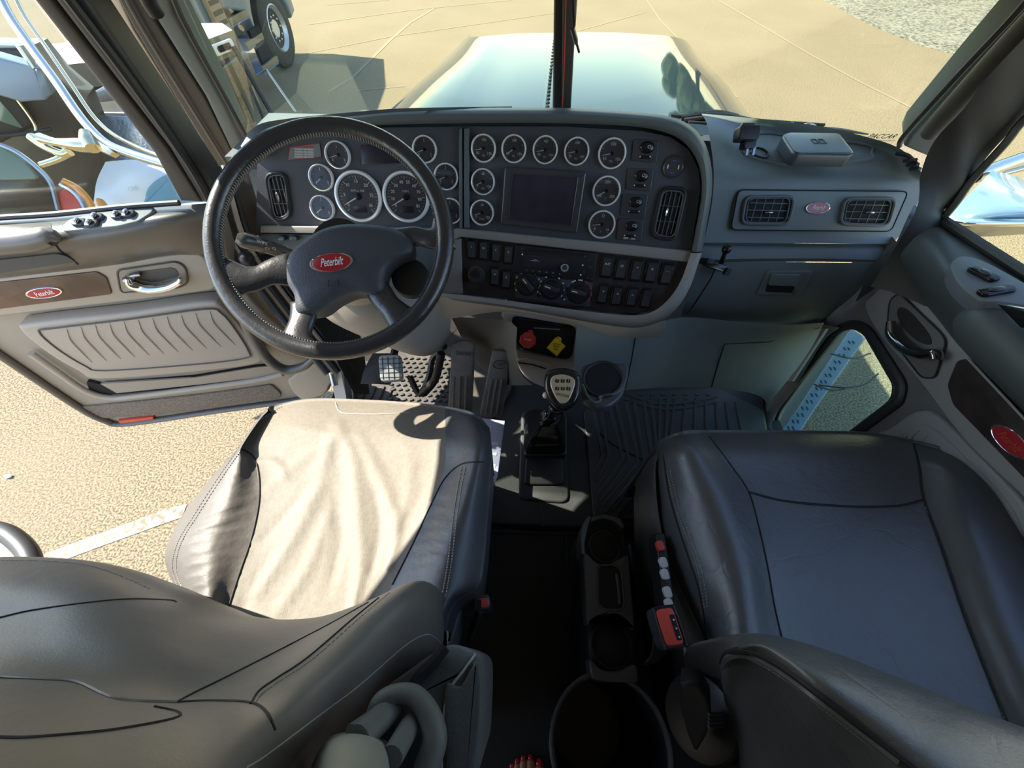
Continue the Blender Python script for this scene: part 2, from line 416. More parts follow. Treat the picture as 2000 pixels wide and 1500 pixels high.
# sloping toe board
tb = MB().loft([[Vector((x, 1.26, .42)) for x in (-.68, 0, .96)], [Vector((x, 1.10, .10)) for x in (-.68, 0, .96)], [Vector((x, .98, .0)) for x in (-.68, 0, .96)]])
obj('toe_board', tb, M['matd'], firewall)
wr = st(obj('wall_right', MB().plate([Vector(p) for p in [(.99, -1.2, 0), (.99, -.25, 0), (.99, -.25, 1.75), (.99, -1.2, 1.75)]], (-1, 0, 0), .04), M['doorgrey']))
wl = MB().plate([Vector(p) for p in [(-.80, -1.2, 0), (-.80, -.30, 0), (-.80, -.36, .9), (-.80, -.34, 1.75), (-.80, -1.2, 1.75)]], (1, 0, 0), .05)
wall_left = st(obj('wall_left', wl, M['doortan']))
obj('sunblock_door_header', MB().plate([Vector((-.80, y, z)) for y, z in [(-.34, .62), (.02, .62), (.12, .80), (.20, 1.05), (.42, HEAD), (.80, HEAD), (.90, 1.16), (.93, 1.20), (.58, 1.80), (-.34, 1.80)]], (1, 0, 0), .05, .01), M['liner'], wall_left)  # unseen; shaped low to block sun from the seat's right and backrest
wb = st(obj('wall_back', MB().plate([Vector(p) for p in [(-.8, -1.2, 0), (.99, -1.2, 0), (.99, -1.2, 1.75), (-.8, -1.2, 1.75)]], (0, 1, 0), .04), M['liner']))
ce = st(obj('ceiling', MB().plate([Vector(p) for p in [(-.86, -1.2, 1.78), (1.04, -1.2, 1.78), (1.04, .66, 1.78), (-.86, .66, 1.78)]], (0, 0, -1), .05), M['liner']))
hd_ = obj('sunblock_header', MB().plate([WS.P(-400, -40, .0).lerp(WS.P(-400, -40, .0), 0)*0+Vector(p) for p in [(-.86, .965, 1.135), (1.04, .965, 1.135), (1.04, .58, 1.80), (-.86, .58, 1.80)]], (0, -.86, -.5), .06), M['liner'], ce)  # unseen header brought down low to block sun through the windshield
vs = st(obj('added_sun_visor', MB().plate([Vector(p) for p in [(-.72, .95, 1.15), (1.05, .95, 1.15), (1.05, 1.26, 1.12), (-.72, 1.26, 1.12)]], (0, 0, 1), .015, .003), M['black'])); vs.name = 'added_trim_7'  # unseen outer visor added to keep sun off the passenger dash
# unseen deck added to stop sun leaking between the instrument pod and windshield
dk = st(obj('added_dash_deck', MB().plate([Vector(p) for p in [(-.76, .99, .80), (.42, .99, .80), (.42, 1.26, .80), (-.76, 1.26, .80)]], (0, 0, 1), .03), M['dashrim'])); dk.name = 'added_trim_8'
# front door jamb beside the dash
jb = [[D(x, y, d) for x, y, d in r] for r in ([(405, 345, .92), (418, 400, .95), (440, 470, 1.02), (500, 560, 1.08), (570, 650, 1.12), (640, 730, 1.15)], [(440, 330, 1.0), (455, 400, 1.02), (480, 470, 1.08), (540, 560, 1.14), (600, 640, 1.18), (655, 720, 1.2)], [(480, 320, 1.02), (505, 400, 1.05), (530, 470, 1.12), (580, 550, 1.18), (630, 620, 1.22), (668, 700, 1.24)])]
jo = st(obj('door_jamb_front', MB().loft(netgrid(jb, 4, 5)), M['pillarb'], sharp=0)); jo.name = 'trim_9'
for dx, m_, r in ((0, 'pillard', .010), (14, 'paint', .006), (26, 'pillard', .010), (44, 'paint', .008), (60, 'pillard', .008)):
    obj('jamb_strip', MB().tube([D(x+dx*.8, y-dx*.1, d+dx*.0008) for x, y, d in [(404, 330, .92), (418, 400, .93), (446, 480, 1.0), (508, 565, 1.06), (578, 655, 1.10), (640, 730, 1.13)]], r, 8, 5), M[m_], jo)
# A piece of the driver door opening edge: dark curved seal at the left border
o = obj('door_seal', MB().tube([Z(x, y, .35) for x, y in [(-60, 1030), (0, 1036), (38, 1060), (60, 1092), (64, 1140), (40, 1220)]], .018, 10, 5), M['pillard'], wall_left)
obj('door_jamb', MB().plate([Z(x, y, .34) for x, y in [(-80, 1040), (0, 1048), (30, 1066), (48, 1095), (50, 1180), (-80, 1240)]], (0, 0, 1), .05, .01), M['pillarb'], wall_left)
# sill / door opening edge down the left of the footwell
sill = st(obj('trim_2', MB().loft([[Z(x, y, .10) for x, y in [(560, 540), (600, 640), (642, 720), (655, 780), (650, 830)]],
        [Z(x, y, .13) for x, y in [(578, 540), (618, 640), (662, 710), (676, 775), (672, 830)]],
        [Z(x, y, .10) for x, y in [(590, 540), (632, 640), (676, 705), (690, 770), (688, 830)]],
        [Z(x, y, -.05) for x, y in [(600, 540), (640, 640), (680, 705), (694, 770), (692, 830)]]]), M['paint'], smooth=True))
obj('seal', MB().tube([Z(x, y, .12) for x, y in [(586, 540), (626, 640), (668, 705), (682, 775), (680, 830)]], .010, 8, 5), M['pillard'], sill)
# kick panel at the left of the footwell, under the dash
kp = MB().loft([[D(x, y, d) for x, y, d in [(500, 500, 1.02), (560, 520, 1.08), (600, 600, 1.12), (650, 690, 1.12), (692, 770, 1.14)]],
                [D(x, y, d) for x, y, d in [(620, 480, 1.25), (650, 540, 1.3), (690, 600, 1.3), (710, 680, 1.3), (722, 770, 1.2)]]])
st(obj('wall_side_kick', kp, M['rubber'])).name = 'trim_3'

# =================================================================== WINDSHIELD, PILLARS
gl = MB().plate(WS.pts([(330, -60), (480, 262), (520, 240), (1100, 212), (1420, 235), (1760, 285), (2040, -60)], -.01), WS.n, .004)
win1 = st(obj('window_1', gl, M['glass']))
dv = st(obj('trim_4', MB().plate(WS.pts([(1083, -80), (1079, 214), (1114, 216), (1133, -80)], .02), WS.n, .05, .008), M['pillard']))
obj('divider_seal', MB().plate(WS.pts([(1099, -80), (1097, 216), (1115, 216), (1131, -80)], .028), WS.n, .02, .006), M['grip'], dv)
obj('red_wire', MB().tube(WS.pts([(1098, 216), (1100, 180), (1103, 100), (1106, -40)], .032), .0012, 6, 4), M['redp'], dv)
# left A pillar
lp = MB().plate(WS.pts([(318, -60), (345, 30), (440, 205), (478, 285), (470, 330), (400, 190), (285, 10), (240, -60)], .03), WS.n, .07, .012)
lpo = st(obj('trim_5', lp, M['pillar']))
obj('pillar_seal', MB().plate(WS.pts([(240, -60), (285, 10), (400, 190), (470, 330), (440, 350), (385, 262), (262, 60), (198, -60)], .02), WS.n, .06, .008), M['pillard'], lpo)
obj('pillar_edge', MB().tube(WS.pts([(326, -60), (352, 28), (445, 200), (492, 290)], .03), .006, 8, 4), M['pillard'], lpo)
obj('pillar_body', MB().plate(WS.pts([(205, -60), (262, 60), (385, 262), (448, 362), (438, 372), (372, 272), (240, 60), (185, -60)], .012), WS.n, .04, .004), M['paint'], lpo)
obj('pillar_edge', MB().tube(WS.pts([(222, -60), (272, 45), (392, 240), (460, 350)], .03), .004, 8, 4), M['pillarb'], lpo)
gh = obj('grab_handle', MB().tube([D(x, y, d) for x, y, d in [(268, -60, .62), (290, 0, .66), (306, 26, .68)]], .013, 12, 4), M['black'], None)
tag(gh, 'black lower end of a grab handle on the driver side pillar', 'grab handle')
# right A pillar: trim then the black upper door frame
rp = MB().plate(WS.pts([(2060, -60), (1998, 22), (1880, 150), (1775, 268), (1765, 288), (1792, 300), (1822, 310), (2060, 60)], .03), WS.n, .07, .01)
rpo = st(obj('trim_6', rp, M['pillar']))
obj('pillar_edge', MB().tube(WS.pts([(2060, -70), (1990, 20), (1870, 148), (1768, 262), (1756, 286)], .03), .006, 8, 4), M['pillard'], rpo)
gh = obj('grab_handle', MB().tube(WS.pts([(1818, 258), (1850, 222), (1930, 135), (2010, 50), (2080, -20)], .075), [.019, .022, .022, .022, .022], 16, 5), M['grip'])
tag(gh, 'brown rubber grab handle tube on the passenger side pillar', 'grab handle')
for a in ():
    pass
# right door upper window frame (black) runs from the dash corner up to the top right
fr = MB().loft([[RD.P(x, y, o_) for x, y, o_ in r] for r in (
   [(2100, -20, .14), (2000, 75, .14), (1930, 150, .13), (1880, 215, .12), (1825, 275, .11), (1798, 340, .10), (1785, 420, .09), (1700, 560, .08)],
   [(2110, 20, .10), (2010, 110, .10), (1940, 185, .10), (1890, 250, .09), (1850, 310, .08), (1830, 370, .07), (1810, 440, .06), (1740, 570, .06)],
   [(2120, 60, .05), (2020, 160, .05), (1950, 235, .05), (1905, 290, .045), (1880, 350, .04), (1850, 395, .035), (1835, 430, .035), (1790, 590, .03)],
   [(2120, 130, .02), (2020, 205, .02), (1965, 265, .02), (1925, 310, .02), (1890, 365, .02), (1862, 405, .02), (1842, 430, .02), (1810, 600, .02)])])
# =================================================================== HOOD
HP = Plane(Z(1080, 210, .72), (Vector((1, 0, 0)).cross(Z(1080, 68, .60)-Z(1080, 210, .72))).normalized())
hood = thing('truck_hood', 'long glossy black hood reflecting the sky, seen through the windshield', 'hood', HP.P(1090, 140))
hrows = [[HP.P(x, y, o_) for x, y, o_ in r] for r in (
   [(918, 66, -.30), (922, 72, -.03), (1000, 66, 0), (1075, 64, .004), (1170, 63, .004), (1250, 66, 0), (1330, 75, -.05), (1352, 92, -.30)],
   [(880, 104, -.30), (895, 106, -.03), (990, 104, 0), (1072, 102, .008), (1175, 102, .008), (1280, 104, 0), (1352, 112, -.05), (1372, 118, -.30)],
   [(830, 150, -.30), (842, 153, -.03), (970, 152, 0), (1068, 151, .010), (1180, 151, .010), (1310, 153, 0), (1395, 160, -.06), (1418, 164, -.30)],
   [(770, 205, -.30), (782, 212, -.03), (945, 213, 0), (1062, 213, .010), (1190, 214, .010), (1345, 216, 0), (1440, 222, -.06), (1465, 226, -.30)],
   [(720, 255, -.30), (735, 260, -.03), (930, 260, 0), (1058, 260, .010), (1195, 262, .010), (1370, 264, 0), (1490, 272, -.06), (1515, 280, -.30)])]
hg = netgrid(hrows, 5, 5)
obj('hood_panel', MB().loft(hg), M['hood'], hood, sharp=0)
fr_ = [hg[0][i] for i in range(len(hg[0]))]
obj('hood_front', MB().loft([fr_, [p+Vector((0, .05, -.5)) for p in fr_]]), M['hood'], hood)
obj('center_hinge', MB().loft([[HP.P(1081, 64, .010), HP.P(1059, 215, .017), HP.P(1052, 262, .017)], [HP.P(1088, 64, .012), HP.P(1076, 215, .02), HP.P(1072, 262, .02)], [HP.P(1094, 64, .008), HP.P(1090, 215, .017), HP.P(1088, 262, .017)]]), M['hood'], hood)
for i in range(22):
    t = i/21; x = 1084-15*t; y = 70+138*t**1.15
    obj('rivet', MB().ball(HP.P(x, y, .020), .0075, .0075, .004, seg=8), M['hole'], hood)
M['truckblack'] = mat('truck_body_black', (.012, .013, .015), .2, coat=.5)
M['stepblue'] = mat('step_panel_blue', (.12, .18, .22), .4, .1)
ob = MB().box(Vector((.13, 2.0, .40)), (1, 0, 0), (0, 1, 0), (0, 0, 1), 1.2, 1.5, 1.3)
body = obj('engine_bay', MB().box(Vector((.13, 2.05, .33)), (1, 0, 0), (0, 1, 0), (0, 0, 1), 1.15, 1.6, 1.2, .05), M['truckblack'], hood)
under = thing('cab_exterior', 'polished step and dark bodywork of this truck, seen through the lower passenger window', 'truck body', (0, .2, -1.1))
obj('chassis', MB().box(Vector((.12, -.2, -.14)), (1, 0, 0), (0, 1, 0), (0, 0, 1), 1.5, 2.4, .7, .04), M['truckblack'], under)
SP = HZ(-.55)
sp = MB().plate(SP.pts([(1662, 640), (1692, 660), (1592, 800), (1560, 850), (1520, 850), (1556, 800)]), (0, 0, 1), .35, .01)
stp = obj('step', sp, M['stepblue'], under)
for i in range(14):
    t = i/13; a = SP.P(1664-118*t, 668+168*t, .002); 
    for k in range(3):
        q = a+Vector((-.016+.016*k*1.6, 0, 0))
        obj('step_hole', MB().box(q, (1, 0, 0), (0, 1, 0), (0, 0, 1), .007, .022, .003), M['hole'], stp) if k < 2 else None
obj('door_shell', MB().plate([Vector(p) for p in [(1.03, -1.2, -.05), (1.03, .62, -.05), (1.03, .62, 0), (1.03, -1.2, 0)]], (1, 0, 0), .03), M['truckblack'], under)
for pts in ([(1650, 760), (1625, 762), (1600, 755), (1590, 750)], [(1715, 730), (1690, 750), (1650, 757), (1600, 752)], [(1700, 690), (1665, 700), (1620, 690)]):
    obj('hose', MB().tube([SP.P(x, y, .12) for x, y in pts], .005, 8, 5), M['black'], under)
# =================================================================== WIPERS
wp = thing('wiper', 'black windshield wiper arm and blade parked on the passenger side', 'wiper', WS.P(1500, 245, -.06))
WO = -.045
obj('blade', MB().tube(WS.pts([(1345, 238), (1440, 244), (1560, 250), (1640, 254), (1695, 262)], WO), [.005, .009, .010, .008, .003], 8, 5, flat=.6), M['black'], wp)
obj('arm', MB().tube(WS.pts([(1330, 232), (1400, 224), (1470, 236), (1540, 240), (1610, 244)], WO-.02), [.010, .008, .007, .005, .004], 8, 5), M['bright'], wp)
obj('arm', MB().tube(WS.pts([(1335, 236), (1400, 229), (1450, 242), (1500, 240)], WO-.012), [.008, .006, .006, .005], 8, 5), M['black'], wp)
for x in (1440, 1475, 1510, 1545, 1580):
    obj('blade_bridge', MB().tube(WS.pts([(x-12, 245), (x, 238+(x-1440)*.03), (x+12, 247)], WO-.006), .004, 6, 3), M['steel'], wp)
wp = thing('wiper', 'curved end of the second wiper near the driver side corner of the hood', 'wiper', WS.P(1400, 235, -.06))
obj('blade', MB().tube(WS.pts([(1310, 226), (1380, 232), (1430, 233), (1470, 243)], WO-.03), [.004, .007, .007, .005], 8, 5), M['black'], wp)
obj('arm', MB().tube(WS.pts([(1355, 222), (1400, 219), (1440, 227)], WO-.04), .006, 8, 5), M['black'], wp)
wp['label'] = 'short wiper linkage behind the parked passenger side wiper'
# maker's mark on the glass
s_ = WS.scale(1720, 266)
text('glass_marking', 'PACCAR', WS.P(1722, 266, .0), WS.u, WS.v, 17*s_, M['black'], win1, off=.001, shear=.3, sx=.8)
for i in range(5):
    text('glass_marking', 'DOT', WS.P(1706+i*9, 274, .0), WS.u, WS.v, 5*s_, M['grey'], win1, off=.001)
# hanging cord at the divider
cdx = thing('hanging_cord', 'thin black cord with a metal tip hanging beside the windshield divider', 'cord', WS.P(1125, 60, .05))
obj('cord', MB().tube(WS.pts([(1118, -60), (1119, 0), (1121, 40), (1120, 56)], .055), .003, 8, 5), M['black'], cdx)
obj('tip', MB().tube(WS.pts([(1118, 54), (1124, 76), (1126, 86)], .058), [.0050, .005, .003], 10, 3), M['steel'], cdx)
obj('antenna_wire', MB().tube(WS.pts([(1126, 84), (1131, 102)], .058), .0022, 8), M['black'], cdx)

# =================================================================== OUTSIDE, RIGHT: chromed mirror
mr = thing('side_mirror', 'chromed mirror shell reflecting blue sky outside the passenger window', 'mirror', D(1960, 400, 1.15))
def netd(rows, nu=5, nv=5): return netgrid([[D(*p) for p in r] for r in rows], nu, nv)
M['skyblue'] = mat('sky_reflection_blue', (.16, .26, .40), .2, .3, coat=.4)  # blue sky reflection of the chrome shell put into the base colour
g_ = netd([[(1938, 333, 1.32), (1975, 342, 1.34), (2030, 356, 1.36), (2100, 372, 1.38)], [(1900, 372, 1.22), (1960, 372, 1.20), (2030, 385, 1.20), (2100, 395, 1.2)],
           [(1862, 408, 1.2), (1930, 408, 1.14), (2010, 410, 1.12), (2100, 415, 1.12)], [(1838, 424, 1.22), (1900, 430, 1.15), (2000, 431, 1.14), (2100, 431, 1.14)]])
obj('shell', MB().loft(g_), M['skyblue'], mr, sharp=0)
g_ = netd([[(1838, 420, 1.215), (1900, 427, 1.14), (2000, 427, 1.13), (2100, 427, 1.13)], [(1846, 432, 1.2), (1900, 438, 1.13), (2000, 438, 1.12), (2100, 438, 1.12)], [(1856, 436, 1.24), (1910, 442, 1.2), (2000, 441, 1.2), (2100, 441, 1.2)]])
obj('chrome_rim', MB().loft(g_), M['chrome'], mr, sharp=0)
g_ = netd([[(1856, 438, 1.22), (1910, 442, 1.2), (2000, 442, 1.2), (2100, 442, 1.2)], [(1890, 462, 1.25), (1930, 462, 1.25), (2000, 458, 1.25), (2100, 455, 1.25)]])
obj('underside', MB().loft(g_), M['steel'], mr, sharp=0)
ar = mr
obj('arm_tube', MB().tube([D(x, y, 1.35) for x, y in [(1905, 343), (1960, 322), (2060, 288)]], .022, 14, 4), M['chrome'], ar)
obj('arm_tube', MB().tube([D(x, y, 1.38) for x, y in [(1905, 352), (1960, 338), (2060, 312)]], .010, 12, 4), M['steel'], ar)
# trees far ahead right, only their reflection shows in the hood
M['leaf'] = mat('foliage', (.06, .10, .03), .8, noise=(2, .5))
M['bark'] = mat('bark', (.10, .07, .05), .9)
for i, (x, y, h) in enumerate([(12.5, 17, 9.0), (17, 12, 10), (20, 6.0, 10), (9.5, 24, 8), (22, 0, 10)]):
    t = thing('tree', 'tree mirrored along the right edge of the hood', 'tree', (x, y, GZ), 'trees mirrored in the hood')
    obj('trunk', MB().tube([Vector((x, y, GZ)), Vector((x+.1, y, GZ+h*.6))], [.22, .12], 8), M['bark'], t)
    mb = MB()
    for k in range(90):
        a = random.random()*6.28; r = random.random()**.5*2.0; zz = random.random()
        mb.ball(Vector((x+r*math.cos(a)*(1.1-zz*.6), y+r*math.sin(a)*(1.1-zz*.6), GZ+h*(.35+.6*zz))), .35+.35*random.random(), seg=7)
    obj('crown', mb, M['leaf'], t)

# =================================================================== OUTSIDE, LEFT: vehicles
X6 = Plane((-4.6, 0, 0), (1, 0, 0))
M['bluepaint'] = mat('pale_blue_truck_paint', (.17, .21, .235), .3, coat=.4)
M['tire'] = mat('tire_rubber', (.055, .048, .040), .85, bump=[('wave', 30, .5, .01)])
M['whitep'] = mat('white_gelcoat', (.75, .73, .69), .35, coat=.3)
M['tanp'] = mat('tan_edge', (.2, .15, .085), .5)
M['bluestep'] = mat('blue_step', (.10, .17, .36), .5)
M['darkbody'] = mat('dark_brown_body', (.040, .034, .026), .35, coat=.3)
M['silvblue'] = mat('silver_blue_box', (.28, .34, .42), .35, .2)
M['winrefl'] = mat('tinted_window', (.14, .20, .15), .08, spec=.8)
M['brass'] = mat('bronze_chrome', (.62, .55, .38), .16, 1.0)
M['amber'] = mat('amber_lens', (.75, .30, .05), .3)
bt = thing('parked_truck', 'pale blue parked truck with steps and chrome wheel, seen beyond the driver side pillar', 'truck', GP.P(520, 140))
wc = X6.P(551, 74)
wc.z = GZ+.54
obj('tire', MB().lathe(wc, (1, 0, 0), [(.30, -.28), (.50, -.28), (.54, -.24), (.54, -.03), (.50, .0), (.33, .0), (.30, -.06)], 40), M['tire'], bt)
wh = obj('wheel_rim', MB().lathe(wc, (1, 0, 0), [(.01, -.05), (.12, -.05), (.13, -.08), (.24, -.10), (.29, -.03), (.31, .005), (.33, -.01), (.33, -.1)], 40), M['alloy'], bt)
for k in range(10):
    a = k*.6283; q = wc+Vector((-.045, .17*math.cos(a), .17*math.sin(a)))
    obj('lug_nut', MB().ball(q, .022, seg=8), M['steel'], wh)
    q = wc+Vector((-.075, .225*math.cos(a+.3), .225*math.sin(a+.3)))
    obj('hand_hole', MB().ball(q, .018, .026, .026, seg=8), M['hole'], wh)
XB = lambda l, off=0: X6.pts(l, off)
y0 = wc.y
def bp(l, x0=0.0): return [Vector((-4.62+x0, y, z)) for y, z in l]
arch = [(y0+.72*math.cos(a), GZ+.54+.66*math.sin(a)) for a in [math.radians(k) for k in range(180, -1, -15)]]
obj('fender', MB().plate(bp([(y0-1.4, GZ+1.05), (y0-.82, GZ+.9)]+arch+[(y0+.95, GZ+.6), (y0+1.0, GZ+1.7), (y0-.4, GZ+2.1), (y0-1.4, GZ+2.2)]), (1, 0, 0), 1.9, .05), M['bluepaint'], bt)
cb = obj('cab', MB().plate(bp([(y0-2.1, GZ+.9), (y0-1.5, GZ+.9), (y0-1.5, GZ+3.1), (y0-2.1, GZ+3.1)]), (1, 0, 0), 1.9, .04), M['bluepaint'], bt)
obj('door_handle', MB().box(Vector((-4.6, y0-1.15, GZ+1.6)), (0, 1, 0), (0, 0, 1), (1, 0, 0), .2, .34, .03, .03), M['hole'], bt)
obj('seam', MB().box(Vector((-4.6, y0-1.02, GZ+1.6)), (0, 1, 0), (0, 0, 1), (1, 0, 0), .05, 1.0, .02), M['hole'], bt)
obj('marker_light', MB().box(Vector((-4.60, y0-.72, GZ+1.32)), (0, 1, 0), (0, 0, 1), (1, 0, 0), .2, .07, .02, .01), M['redp'], bt)
for i, (z, dx) in enumerate(((.32, .0), (.62, -.10), (.9, -.2))):
    obj('step', MB().box(Vector((-4.6+dx, y0-1.12, GZ+z)), (1, 0, 0), (0, 1, 0), (0, 0, 1), .4, .6, .06, .01), M['bluestep'], bt)
    obj('step_edge', MB().box(Vector((-4.39+dx, y0-1.12, GZ+z)), (0, 1, 0), (0, 0, 1), (1, 0, 0), .6, .08, .04, .01), M['tanp'], bt)
if False: obj('fuel_tank', MB().lathe(Vector((-5.2, y0-4.2, GZ+.75)), (0, 1, 0), [(.0, 0), (.36, 0), (.38, .05), (.38, 1.4), (.36, 1.45), (0, 1.45)], 28), M['tire'], bt)
obj('mudflap', MB().box(Vector((-4.5, y0-.98, GZ+.5)), (0, 1, 0), (0, 0, 1), (1, 0, 0), .35, .5, .05), M['hole'], bt)
mk = obj('exhaust_grille', MB().box(Vector((-4.55, y0-1.68, GZ+1.9)), (0, 1, 0), (0, 0, 1), (1, 0, 0), .32, 2.2, .06, .01), M['tanp'], bt)
for k in range(18):
    obj('slot', MB().box(Vector((-4.545, y0-1.68, GZ+.95+.11*k)), (0, 1, 0), (0, 0, 1), (1, 0, 0), .26, .05, .012), M['hole'], mk)

# white flat deck
W1 = HZ(.02)
wd = thing('flat_deck', 'white flat-topped deck with a tan front edge, between the parked trucks', 'trailer deck', Z(380, 120, GZ))
top = W1.pts([(40, 88), (120, 84), (200, 50), (330, 45), (435, 44), (455, 58), (400, 78), (372, 86), (250, 112), (110, 128), (60, 118)])
tp = obj('deck_top', MB().plate(top, (0, 0, 1), .05, .02), M['whitep'], wd)
a, b = W1.P(372, 88), W1.P(456, 58)
obj('edge_band', MB().loft([[W1.P(60, 118), W1.P(110, 128), W1.P(250, 114), a, W1.P(410, 76), b], [q+Vector((.03, -.03, -.18)) for q in (W1.P(60, 118), W1.P(110, 128), W1.P(250, 114), a, W1.P(410, 76), b)]]), M['tanp'], wd)
e1 = (b-a).normalized(); e2 = Vector((0, 0, 1))
hc = a*.42+b*.58+Vector((.04, -.04, -.09))
nn = e1.cross(e2); nn = nn if nn.dot(CAM-hc) > 0 else -nn
obj('latch_pocket', MB().box(hc+nn*.02, e1, e2, nn, .30, .10, .03, .012), M['whitep'], wd)
obj('latch_pocket', MB().box(hc+nn*.024, e1, e2, nn, .20, .06, .02, .012), M['hole'], wd)
for px, py in ((446, 68), (300, 108), (110, 128)):
    q = W1.P(px, py); obj('leg', MB().tube([q+Vector((0, 0, -.1)), Vector((q.x+.3, q.y-.2, GZ))], .03, 8), M['black'], wd)
# tires and frame of a trailer chassis under the deck
tc_ = thing('trailer_chassis', 'dark chassis with big tires standing in the shade under the white deck', 'trailer', Z(430, 200, GZ))
for px, py, r, w_ in ((418, 130, .50, .3), (462, 232, .46, .26), (215, 232, .48, .28)):
    q = HZ(GZ+r).P(px, py)
    t_ = obj('tire', MB().lathe(q, (1, .1, 0), [(r*.5, -w_), (r*.93, -w_), (r, -w_*.8), (r, -.04), (r*.93, 0), (r*.62, 0), (r*.55, -.05)], 36), M['tire'], tc_)
    obj('wheel_rim', MB().lathe(q, (1, .1, 0), [(.01, -.08), (r*.3, -.08), (r*.5, -.05), (r*.60, .01), (r*.62, -.05)], 30), M['tanp'], tc_)
    obj('fender', MB().tube([q+Vector((-.1, (r+.10)*math.cos(k), (r+.10)*math.sin(k))) for k in [math.radians(a_) for a_ in range(20, 165, 12)]], .045, 8, flat=.3), M['steel'], tc_)
obj('frame_rail', MB().box(HZ(-.25).P(320, 150), (0, 1, 0), (1, 0, 0), (0, 0, 1), 2.0, 1.0, .3, .03), M['darkbody'], tc_)
sf = thing('step_frame', 'small metal tube step frame standing on the pavement near the hood', 'step frame', GP.P(550, 215))
q = [GP.P(516, 222), GP.P(522, 200, .45), GP.P(556, 176, .45), GP.P(578, 220)]
obj('tube_frame', MB().tube([q[0], q[0]+Vector((0, 0, .45)), GP.P(552, 212)+Vector((0, 0, .5)), GP.P(580, 222)], .018, 8), M['steel'], sf)
obj('foot_plate', MB().plate(GP.pts([(520, 222), (590, 214), (592, 222), (525, 236)], .03), (0, 0, 1), .03), M['tanp'], sf)
pk = obj('antenna', MB().tube([GP.P(522, 250), D(480, 150, 5.5), D(452, 72, 5.2)], [.03, .02, .012], 8, 4), M['black'])
tag(pk, 'thin black pole rising beside the tube step frame', 'pole')
# dark truck close at left
LDp = Plane(D(60, 200, 2.6), (.55, -.80, .12))
dt = thing('dark_truck', 'dark brown truck with a tinted window right outside the driver door glass', 'truck', Z(60, 330, GZ))
dt.location = Vector((-3.3, .9, GZ))
def dp(l, off=0.0): return LDp.pts(l, off)
obj('body', MB().plate(dp([(-250, 85), (60, 90), (110, 150), (165, 195), (205, 290), (225, 420), (-250, 520)], -.12), LDp.n, .6, .04), M['darkbody'], dt)
wf = obj('window_frame', MB().plate(dp(rnd([(-200, 120), (-5, 128), (68, 246), (-10, 286), (-200, 300)], 10)), LDp.n, .12, .02), M['black'], dt)
obj('window_glass', MB().plate(dp(rnd([(-180, 170), (-20, 172), (46, 252), (-15, 232), (-180, 226)], 6), .012), LDp.n, .02, .004), M['winrefl'], dt)
obj('trim_strip', MB().tube(dp([(-10, 140), (30, 190), (66, 240), (70, 262)], .03), .010, 8, 4), M['brass'], dt)
obj('side_box', MB().plate(dp([(-60, 95), (66, 130), (92, 180), (88, 196), (40, 200), (-60, 170)], .22), LDp.n, .2, .02), M['silvblue'], dt)
obj('side_box_end', MB().plate(dp([(68, 136), (84, 130), (100, 186), (84, 193)], .24), LDp.n, .2, .01), M['bluepaint'], dt)
obj('support_bar', MB().tube(dp([(38, 88), (68, 132), (84, 130)], .26), .02, 8), M['steel'], dt)
obj('trim_strip', MB().tube(dp([(-60, 270), (40, 262), (100, 252)], .03), .012, 8, 4), M['black'], dt)
# near dark hood with window lower left
hp = Plane(D(60, 340, 2.1), (.55, -.75, .45))
h2 = thing('dark_hood', 'dark curved hood with a rounded glass edge and red tail lamp beside the driver door', 'car', D(60, 400, 2.3))
obj('hood_skin', MB().loft(netgrid([[hp.P(x, y, o_) for x, y, o_ in r] for r in ([(-120, 282, 0), (0, 282, 0), (60, 310, 0), (95, 350, 0)], [(-120, 340, .05), (0, 345, .05), (60, 352, .04), (104, 362, 0)], [(-120, 400, .02), (0, 400, .02), (60, 402, 0), (114, 400, -.02)], [(-120, 470, -.1), (0, 470, -.1), (60, 470, -.1), (122, 470, -.1)])], 4, 4)), M['darkbody'], h2, sharp=0)
obj('side_glass', MB().plate(hp.pts(rnd([(-100, 278), (0, 284), (45, 312), (76, 350), (0, 352), (-100, 352)], 10), .06), hp.n, .03, .008), M['winrefl'], h2)
obj('glass_edge', MB().tube(hp.pts([(-20, 276), (30, 296), (75, 330), (100, 360), (114, 410)], .06), .012, 8, 5), M['steel'], h2)
obj('tail_lamp', MB().plate(hp.pts([(114, 372), (128, 368), (150, 384), (168, 412), (112, 418)], .05), hp.n, .06, .01), M['reflector'], h2)
obj('lamp_trim', MB().tube(hp.pts([(122, 352), (150, 366), (172, 388), (186, 416)], .08), .014, 8, 5), M['amber'], h2)
obj('lamp_bezel', MB().tube(hp.pts([(118, 358), (142, 372), (160, 392), (172, 418)], .05), .018, 8, 5), M['steel'], h2)
# white hood
wp2 = Plane(D(280, 350, 2.9), (.35, -.75, .55))
wt = thing('white_car', 'white car hood with an oval blue windshield below the chrome mirror loop', 'car', D(280, 420, 3.0))
obj('hood_skin', MB().loft(netgrid([[wp2.P(x, y, o_) for x, y, o_ in r] for r in ([(206, 316, -.1), (260, 312, 0), (330, 318, 0), (400, 330, 0)], [(190, 350, -.08), (260, 345, .06), (330, 350, .06), (400, 360, 0)], [(184, 385, -.05), (250, 385, .05), (330, 385, .05), (400, 390, 0)], [(180, 440, -.1), (250, 440, 0), (330, 440, 0), (400, 440, 0)])], 4, 4)), M['whitep'], wt, sharp=0)
obj('windshield', MB().plate(wp2.pts(smo([(282, 385), (288, 365), (312, 345), (345, 335), (400, 350), (410, 400), (290, 402)]), .10), wp2.n, .05, .02), mat('pale_blue_glass', (.18, .30, .34), .1), wt)
